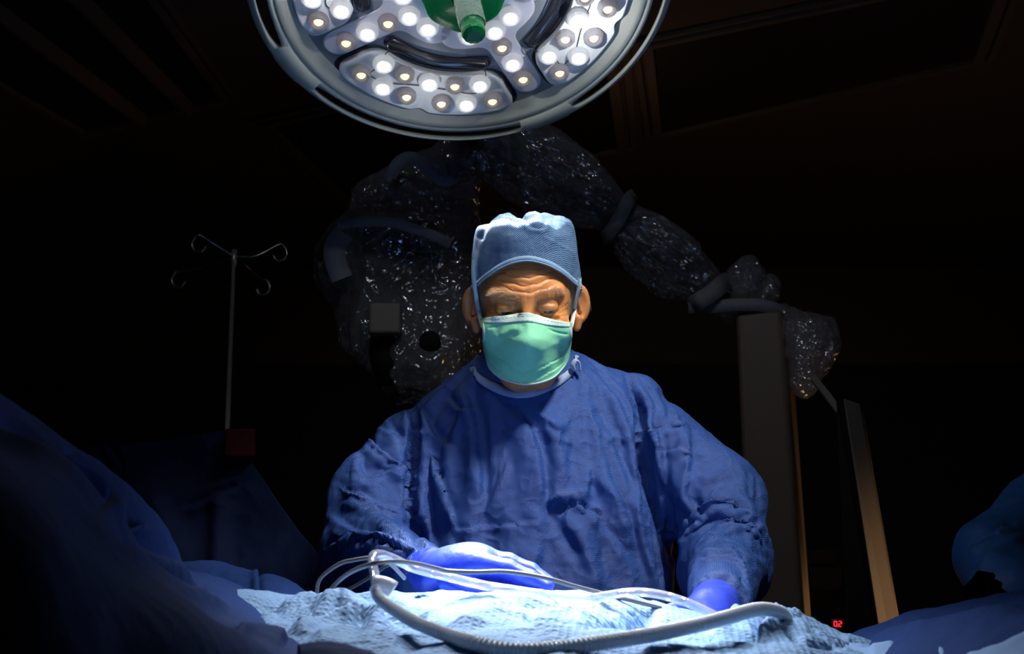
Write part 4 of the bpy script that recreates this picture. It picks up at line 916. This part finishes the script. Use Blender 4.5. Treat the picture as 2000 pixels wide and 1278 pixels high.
# ---------------------------------------------------------------- drip pole and clamp, left background
c = at(457, 505, 2.9); base = at(441, 905, 2.9)
ax = (c - base) / (c[2] - base[2])
foot = base - ax * base[2]; stand = thing('drip_stand', foot, 'thin steel drip pole with four hooks standing behind the screen drape', 'drip stand')
b = MB(); b.add(*tube(np.array([foot + ax * .03, c]), [.011, .0045], 14)); b.build('pole', M['steel'], stand)
b = MB(); b.add(*tube(np.array([c - ax * .02, c + ax * .022]), .0068, 14)); b.build('collar', M['steel'], stand)
for k in range(5):
    a = k * 2 * math.pi / 5; b = MB(); b.add(*tube(np.array([foot + (0, 0, .05), foot + (.28 * math.cos(a), .28 * math.sin(a), .03)]), .012, 10)); b.build('leg', M['steel'], stand)
for (mx, my, mY), (ex, ey, eY), loop in (((420, 478, 2.88), (392, 460, 2.86), -1), ((500, 500, 2.92), (545, 478, 2.93), 1), ((400, 520, 2.94), (352, 530, 2.96), -1), ((480, 520, 2.98), (512, 545, 3.03), 1)):
    e = at(ex, ey, eY); P = [c + ax * .005, at(mx, my, mY), e]
    s = loop; hk = [e, e + (s * .012, 0, -.004), e + (s * .020, .0, -.022), e + (s * .012, 0, -.038), e + (-s * .004, 0, -.040), e + (-s * .014, 0, -.026)]
    b = MB(); b.add(*tube(smooth_path(P + hk[1:], 8), .0035, 10)); b.build('hook', M['darksteel'], stand)
cc = at(470, 866, 2.26); V, F = box(cc - (.027, .012, .026), cc + (.026, .012, .026)); q = obj('pole_clamp', V, F, M['clip'], None, smooth=False)
add_mod(q, 'BEVEL', width=.004, segments=3); tag(q, 'dark maroon clamp at the corner of the screen drape', 'clamp')

# ---------------------------------------------------------------- microscope in clear film
mbase = at(1510, 1200, 2.75); mbase[2] = 0
mic = thing('surgical_microscope', mbase, 'surgical microscope wrapped in clear film behind the surgeon, on a tall grey column', 'microscope')
def prism(top, bot, m, name, parent, bev=.006, zb=.03):
    """top/bot: matching lists of (px,py,Y); the lower ring is prolonged to the floor"""
    T = np.array([at(*p) for p in top]); B = np.array([at(*p) for p in bot]); B = T + (B - T) * ((T[:, 2] - zb) / (T[:, 2] - B[:, 2]))[:, None]; n = len(T)
    F = [tuple(range(n)), tuple(range(n, 2 * n))[::-1]] + [(i, n + i, n + (i + 1) % n, (i + 1) % n) for i in range(n)]
    o = obj(name, np.concatenate([T, B]), F, m, parent, smooth=False); add_mod(o, 'BEVEL', width=bev, segments=4); return o
prism([(1437, 606, 2.62), (1528, 606, 2.60), (1541, 606, 2.68), (1541, 600, 2.9), (1437, 600, 2.9)], [(1464, 1205, 2.62), (1571, 1205, 2.60), (1583, 1205, 2.68), (1583, 1190, 2.9), (1464, 1190, 2.9)], M['columnd'], 'column', mic, .012)
V, F = box(mbase + (-.35, -.3, .0), mbase + (.35, .3, .12)); q = obj('base', V, F, M['column'], mic, smooth=False); add_mod(q, 'BEVEL', width=.02, segments=3)
arm = px_path([(900, 250, 2.55), (985, 290, 2.58), (1100, 350, 2.6), (1205, 424, 2.62), (1300, 500, 2.64), (1392, 572, 2.66), (1470, 612, 2.7)], 10, .006)
b = MB(); b.add(*tube(arm, .028, 18)); b.build('boom', M['black'], mic)
def film_tube(pts, name, parent, seed=0, flute=7, amp=.008):
    """crumpled film sleeve: pts (px, py, Y, radius)"""
    C = resample(smooth_path([tuple(at(*p[:3])) + (p[3],) for p in pts], 12), .004)[0]
    S_ = 160; P, R = C[:, :3], C[:, 3]; V, F = tube(P, R, S_, cap=False); n = len(P); a = np.tile(np.linspace(0, 2 * np.pi, S_, endpoint=False), n); s = np.repeat(np.arange(n), S_) * .004
    ctr = np.repeat(P, S_, axis=0); Rr = np.repeat(R, S_); Nn = V - ctr; Nn /= np.linalg.norm(Nn, axis=1)[:, None]
    q2 = np.stack([np.cos(a + s * 2) * 1.2, np.sin(a + s * 2) * 1.2, s * 3 + seed], 1); q3 = np.stack([np.cos(a + s * 1.5), np.sin(a + s * 1.5), s * .9 + seed], 1)
    pin = np.clip((Rr - .042) / .015, .25, 1)
    d = amp * (Rr / .06) * .45 * crumple(q2, 3.5, seed, 3) * pin + .0065 * crumple(q3, 7, seed + 3, 3) * pin
    return obj(name, V + Nn * d[:, None], F, M['film'], parent)
fc = film_tube([(940, 262, 2.56, .055), (1010, 300, 2.58, .075), (1100, 356, 2.6, .072), (1165, 396, 2.61, .055), (1206, 424, 2.62, .044), (1250, 465, 2.63, .056), (1310, 512, 2.64, .062), (1360, 548, 2.65, .05), (1392, 574, 2.66, .042), (1440, 600, 2.69, .04)], 'film_cover', mic, 1, amp=.016)
def tape(pts, wid, parent, name='tape'):
    """tape band: pts of (px,py,Y); wid half width vector in px"""
    P = resample(smooth_path([at(*p) for p in pts], 8), .003)[0]; T = np.gradient(P, axis=0); T /= np.linalg.norm(T, axis=1)[:, None]
    view = P - CAM; view /= np.linalg.norm(view, axis=1)[:, None]; W = np.cross(T, view); W /= np.linalg.norm(W, axis=1)[:, None]; V, F = ribbon(P, W * wid, .0008)
    return obj(name, V, F, M['tape'], parent)
tape([(1240, 380, 2.62), (1230, 388, 2.57), (1214, 418, 2.545), (1194, 450, 2.56), (1180, 464, 2.59), (1176, 466, 2.64)], .0145, fc)
tape([(1424, 546, 2.66), (1412, 554, 2.60), (1388, 574, 2.585), (1362, 590, 2.59), (1346, 598, 2.65)], .019, fc)
tape([(1345, 600, 2.64), (1380, 600, 2.61), (1430, 596, 2.60), (1480, 596, 2.60), (1520, 606, 2.62), (1535, 622, 2.66)], .0135, fc)
def film_blob(fn, c, ext, name, parent, seed, amp=.006, h=.006, sc=22):
    c = np.array(c); V, F = sdf_mesh(fn, c - ext, c + ext, h, 2); Nn = sdf_normal(fn, V, .002)
    return obj(name, V + Nn * (amp * crumple(V, sc, seed, 3))[:, None], F, M['film'], parent)
film_blob(lambda P: smin(smin(s_cone(P, at(1425, 582, 2.68), at(1462, 530, 2.68), .035, .032), s_cone(P, at(1440, 585, 2.68), at(1505, 552, 2.7), .028, .016), .02), s_cone(P, at(1430, 590, 2.68), at(1500, 575, 2.7), .028, .02), .02), at(1460, 560, 2.68), (.13, .11, .11), 'film_knot', fc, 3, .005, .005, 35)
film_blob(lambda P: smin(smin(s_cone(P, at(1528, 615, 2.64), at(1580, 665, 2.62), .018, .055), s_cone(P, at(1590, 655, 2.62), at(1622, 640, 2.62), .03, .012), .03), s_cone(P, at(1580, 680, 2.62), at(1572, 745, 2.62), .05, .030), .03), at(1578, 690, 2.62), (.12, .11, .15), 'film_skirt', fc, 5, .006, .005, 28)
# optical head, left of the surgeon's head
V, F = box(at(700, 650, 2.5) + (-.0, 0, -.05), at(870, 480, 2.75)); q = obj('optics_body', V, F, M['matte'], mic, smooth=False); add_mod(q, 'BEVEL', width=.03, segments=4)
V, F = box(at(719, 651, 2.40), at(786, 598, 2.44)); V = V + 0; q = obj('eyepiece_box', V, F, M['column'], mic, smooth=False, label='pale grey box'); add_mod(q, 'BEVEL', width=.006, segments=3)
b = MB(); b.add(*tube(np.array([at(782, 740, 2.5), at(745, 655, 2.48)]), [.050, .036], 24)); b.build('binocular_cone', M['matte'], mic)
b = MB(); b.add(*tube(np.array([at(840, 668, 2.44), at(838, 662, 2.56)]), .022, 28)); b.build('objective_lens', M['matte'], mic)
def headfilm(P):
    d = s_cone(P, at(890, 320, 2.6), at(800, 430, 2.6), .06, .12)
    d = smin(d, s_cone(P, at(800, 440, 2.6), at(715, 520, 2.58), .11, .09), .05)
    d = smin(d, s_cone(P, at(715, 520, 2.58), at(760, 640, 2.54), .085, .085), .05)
    d = smin(d, s_cone(P, at(760, 640, 2.54), at(820, 720, 2.52), .08, .075), .05)
    return smin(d, s_cone(P, at(850, 480, 2.6), at(870, 640, 2.56), .10, .08), .06)
hf = film_blob(headfilm, at(790, 530, 2.58), (.24, .2, .36), 'film_cover', mic, 9, .010, .0075, 12)
tape([(762, 345, 2.44), (778, 318, 2.43), (800, 308, 2.42), (822, 316, 2.41), (842, 338, 2.41), (866, 352, 2.41), (884, 346, 2.41), (884, 318, 2.43)], .0125, hf)
tape([(660, 440, 2.48), (700, 434, 2.44), (760, 434, 2.41), (800, 444, 2.40), (850, 462, 2.40), (880, 476, 2.42)], .0105, hf)
tape([(672, 455, 2.48), (655, 480, 2.45), (655, 510, 2.44), (668, 545, 2.44)], .022, hf)
# support slab with its slim bracket, right of the column
sb = at(1700, 1200, 2.4); sb[2] = 0
mon = thing('equipment_tower', sb, 'tall tapering grey slab right of the microscope column, warmly lit along its edge', 'equipment')
prism([(1647, 778, 2.25), (1680, 790, 2.27), (1685, 800, 2.42), (1652, 790, 2.42)], [(1713, 1206, 2.25), (1753, 1206, 2.27), (1756, 1206, 2.42), (1716, 1206, 2.42)], M['column'], 'casing', mon, .003)
prism([(1634, 784, 2.34), (1646, 779, 2.255), (1651, 790, 2.42), (1640, 790, 2.44)], [(1652, 1206, 2.34), (1712, 1206, 2.255), (1715, 1206, 2.42), (1660, 1206, 2.44)], M['matte'], 'shaded_side', mon, .003)  # left face of the same slab, its shade put in as black
V, F = tube(px_path([(1588, 738, 2.45), (1612, 768, 2.42), (1640, 806, 2.38)], 4, .02), .009, 4); obj('bracket', V, F, M['column'], mon, smooth=False)
# display with the red read-out
dc = at(1610, 1195, 3.0)
unit = thing('monitor_unit', (dc[0], dc[1] + .1, 0), 'black equipment unit with a red number readout, low between the two grey columns', 'monitor')
p0, p1 = at(1560, 1275, 3.02), at(1668, 1070, 3.02); V, F = box((p0[0], 3.0, 0.02), (p1[0], 3.35, p1[2])); q = obj('case', V, F, M['matte'], unit, smooth=False); add_mod(q, 'BEVEL', width=.01, segments=3)
p0, p1 = at(1578, 1150, 2.98), at(1640, 1108, 2.98); V, F = box((p0[0], 2.96, p0[2]), (p1[0], 3.0, p1[2])); q = obj('control_panel', V, F, M['matte'], unit, smooth=False)
def digit(segs, px, py, w, h, parent):
    c = at(px, py, 2.975); s = 2.975 / FPX; w *= s; h *= s; t = w * .16; b = MB(); S = {'a': (0, h, w, t), 'g': (0, 0, w, t), 'd': (0, -h, w, t)}; Vv = {'f': (-w, h / 2), 'b': (w, h / 2), 'e': (-w, -h / 2), 'c': (w, -h / 2)}
    for k in segs:
        if k in S: x0, z0, x1, z1 = S[k]; V, F = box((c[0] - x1 * .8, c[1] - .001, c[2] + z0 - t), (c[0] + x1 * .8, c[1] + .002, c[2] + z0 + t))
        else: xx, zz = Vv[k]; V, F = box((c[0] + xx - t, c[1] - .001, c[2] + zz - h / 2 + t), (c[0] + xx + t, c[1] + .002, c[2] + zz + h / 2 - t))
        b.add(V, F)
    return b.build('digit', M['red'], parent, smooth=False)
p0, p1 = at(1624, 1229, 2.98), at(1648, 1209, 2.98); V, F = box((p0[0], 2.977, p0[2]), (p1[0], 3.001, p1[2])); rd = obj('readout', V, F, M['black'], unit, smooth=False)
digit('abcdef', 1632, 1219, 2.6, 4.6, rd); digit('abged', 1641, 1219, 2.6, 4.6, rd)
V, F = tube(np.array([at(1636.5, 1224.5, 2.976), at(1636.5, 1224.5, 2.972)]), .0009, 8); obj('decimal_point', V, F, M['red'], rd)

# ---------------------------------------------------------------- assistant at the right edge
ab = np.array([1.22, 2.0, 0]); asst = thing('person', ab, 'assistant at the right edge, only a blue gowned elbow in view', 'person')
EL = at(1958, 1098, 1.82)
def asst_body(P):
    d = s_ell(P, ab + (0, 0, 1.62), (.078, .10, .12)); d = smin(d, s_cone(P, ab + (0, .01, 1.56), ab + (0, .02, 1.4), .055, .06), .03)
    d = smin(d, s_ell(P, ab + (0, 0, 1.25), (.17, .11, .24)), .05); d = smin(d, s_ell(P, ab + (0, -.09, 1.60), (.012, .02, .02)), .01)
    d = smin(d, s_cone(P, ab + (-.17, 0, 1.42), EL, .045, .035), .03); d = smin(d, s_cone(P, EL, at(1990, 1190, 1.62), .035, .028), .02)
    for s in (-1, 1): d = smin(d, s_cone(P, ab + (s * .09, 0, 1.0), ab + (s * .11, 0, .06), .09, .045), .04)
    return d
V, F = sdf_mesh(asst_body, ab + (-.56, -.45, 0), ab + (.3, .3, 1.78), .012, 1); obj('body', V, F, M['skin'], asst)
V, F = sdf_mesh(lambda P: smax(s_ell(P, ab + (0, .005, 1.645), (.088, .112, .125)), 1.655 - P[:, 2] + (P[:, 1] - ab[1]) * .3, .004), ab + (-.11, -.13, 1.5), ab + (.11, .15, 1.79), .006, 1); obj('cap', V, F, M['cap'], asst)
V, F = sdf_mesh(lambda P: smax(s_ell(P, ab + (0, -.015, 1.575), (.07, .10, .07)), P[:, 1] - ab[1] + .03, .004), ab + (-.09, -.14, 1.49), ab + (.09, .0, 1.66), .006, 1); obj('face_mask', V, F, M['mask'], asst)
def asst_sdf(P):
    d = s_ell(P, ab + (0, 0, 1.25), (.21, .16, .28)); d = smin(d, s_cone(P, ab + (0, 0, 1.1), ab + (0, 0, .4), .19, .24), .08)
    d = smin(d, s_cone(P, ab + (-.17, 0, 1.42), ab + (.17, 0, 1.42), .07, .07), .05)
    d = smin(d, s_cone(P, ab + (-.18, 0, 1.41), EL, .075, .062), .03); d = smin(d, s_cone(P, EL, at(1990, 1190, 1.62), .062, .05), .03)
    return smax(d, -s_cone(P, ab + (0, -.01, 1.49), ab + (0, -.03, 1.75), .065, .1), .01)
V, F = sdf_mesh(asst_sdf, ab + (-.60, -.5, .2), ab + (.32, .35, 1.6), .009, 2); Nn = sdf_normal(asst_sdf, V, .002)
d = creases(V, [([(1890, 1090), (1930, 1060), (1990, 1020)], 12, 12, 'o'), ([(1910, 1130), (1940, 1080), (2000, 1040)], 10, 8, 'f'), ([(1880, 1170), (1915, 1110)], 8, 6, 'f')]) + .006 * vnoise(V, 9, 4) + .004 * crumple(V, 10, 6, 2)
M['gown2'] = mat('teal_blue_nonwoven', (.012, .10, .30), .6, bump=[('noise', 22, .35, .012)]); obj('gown', V + Nn * d[:, None], F, M['gown2'], asst)
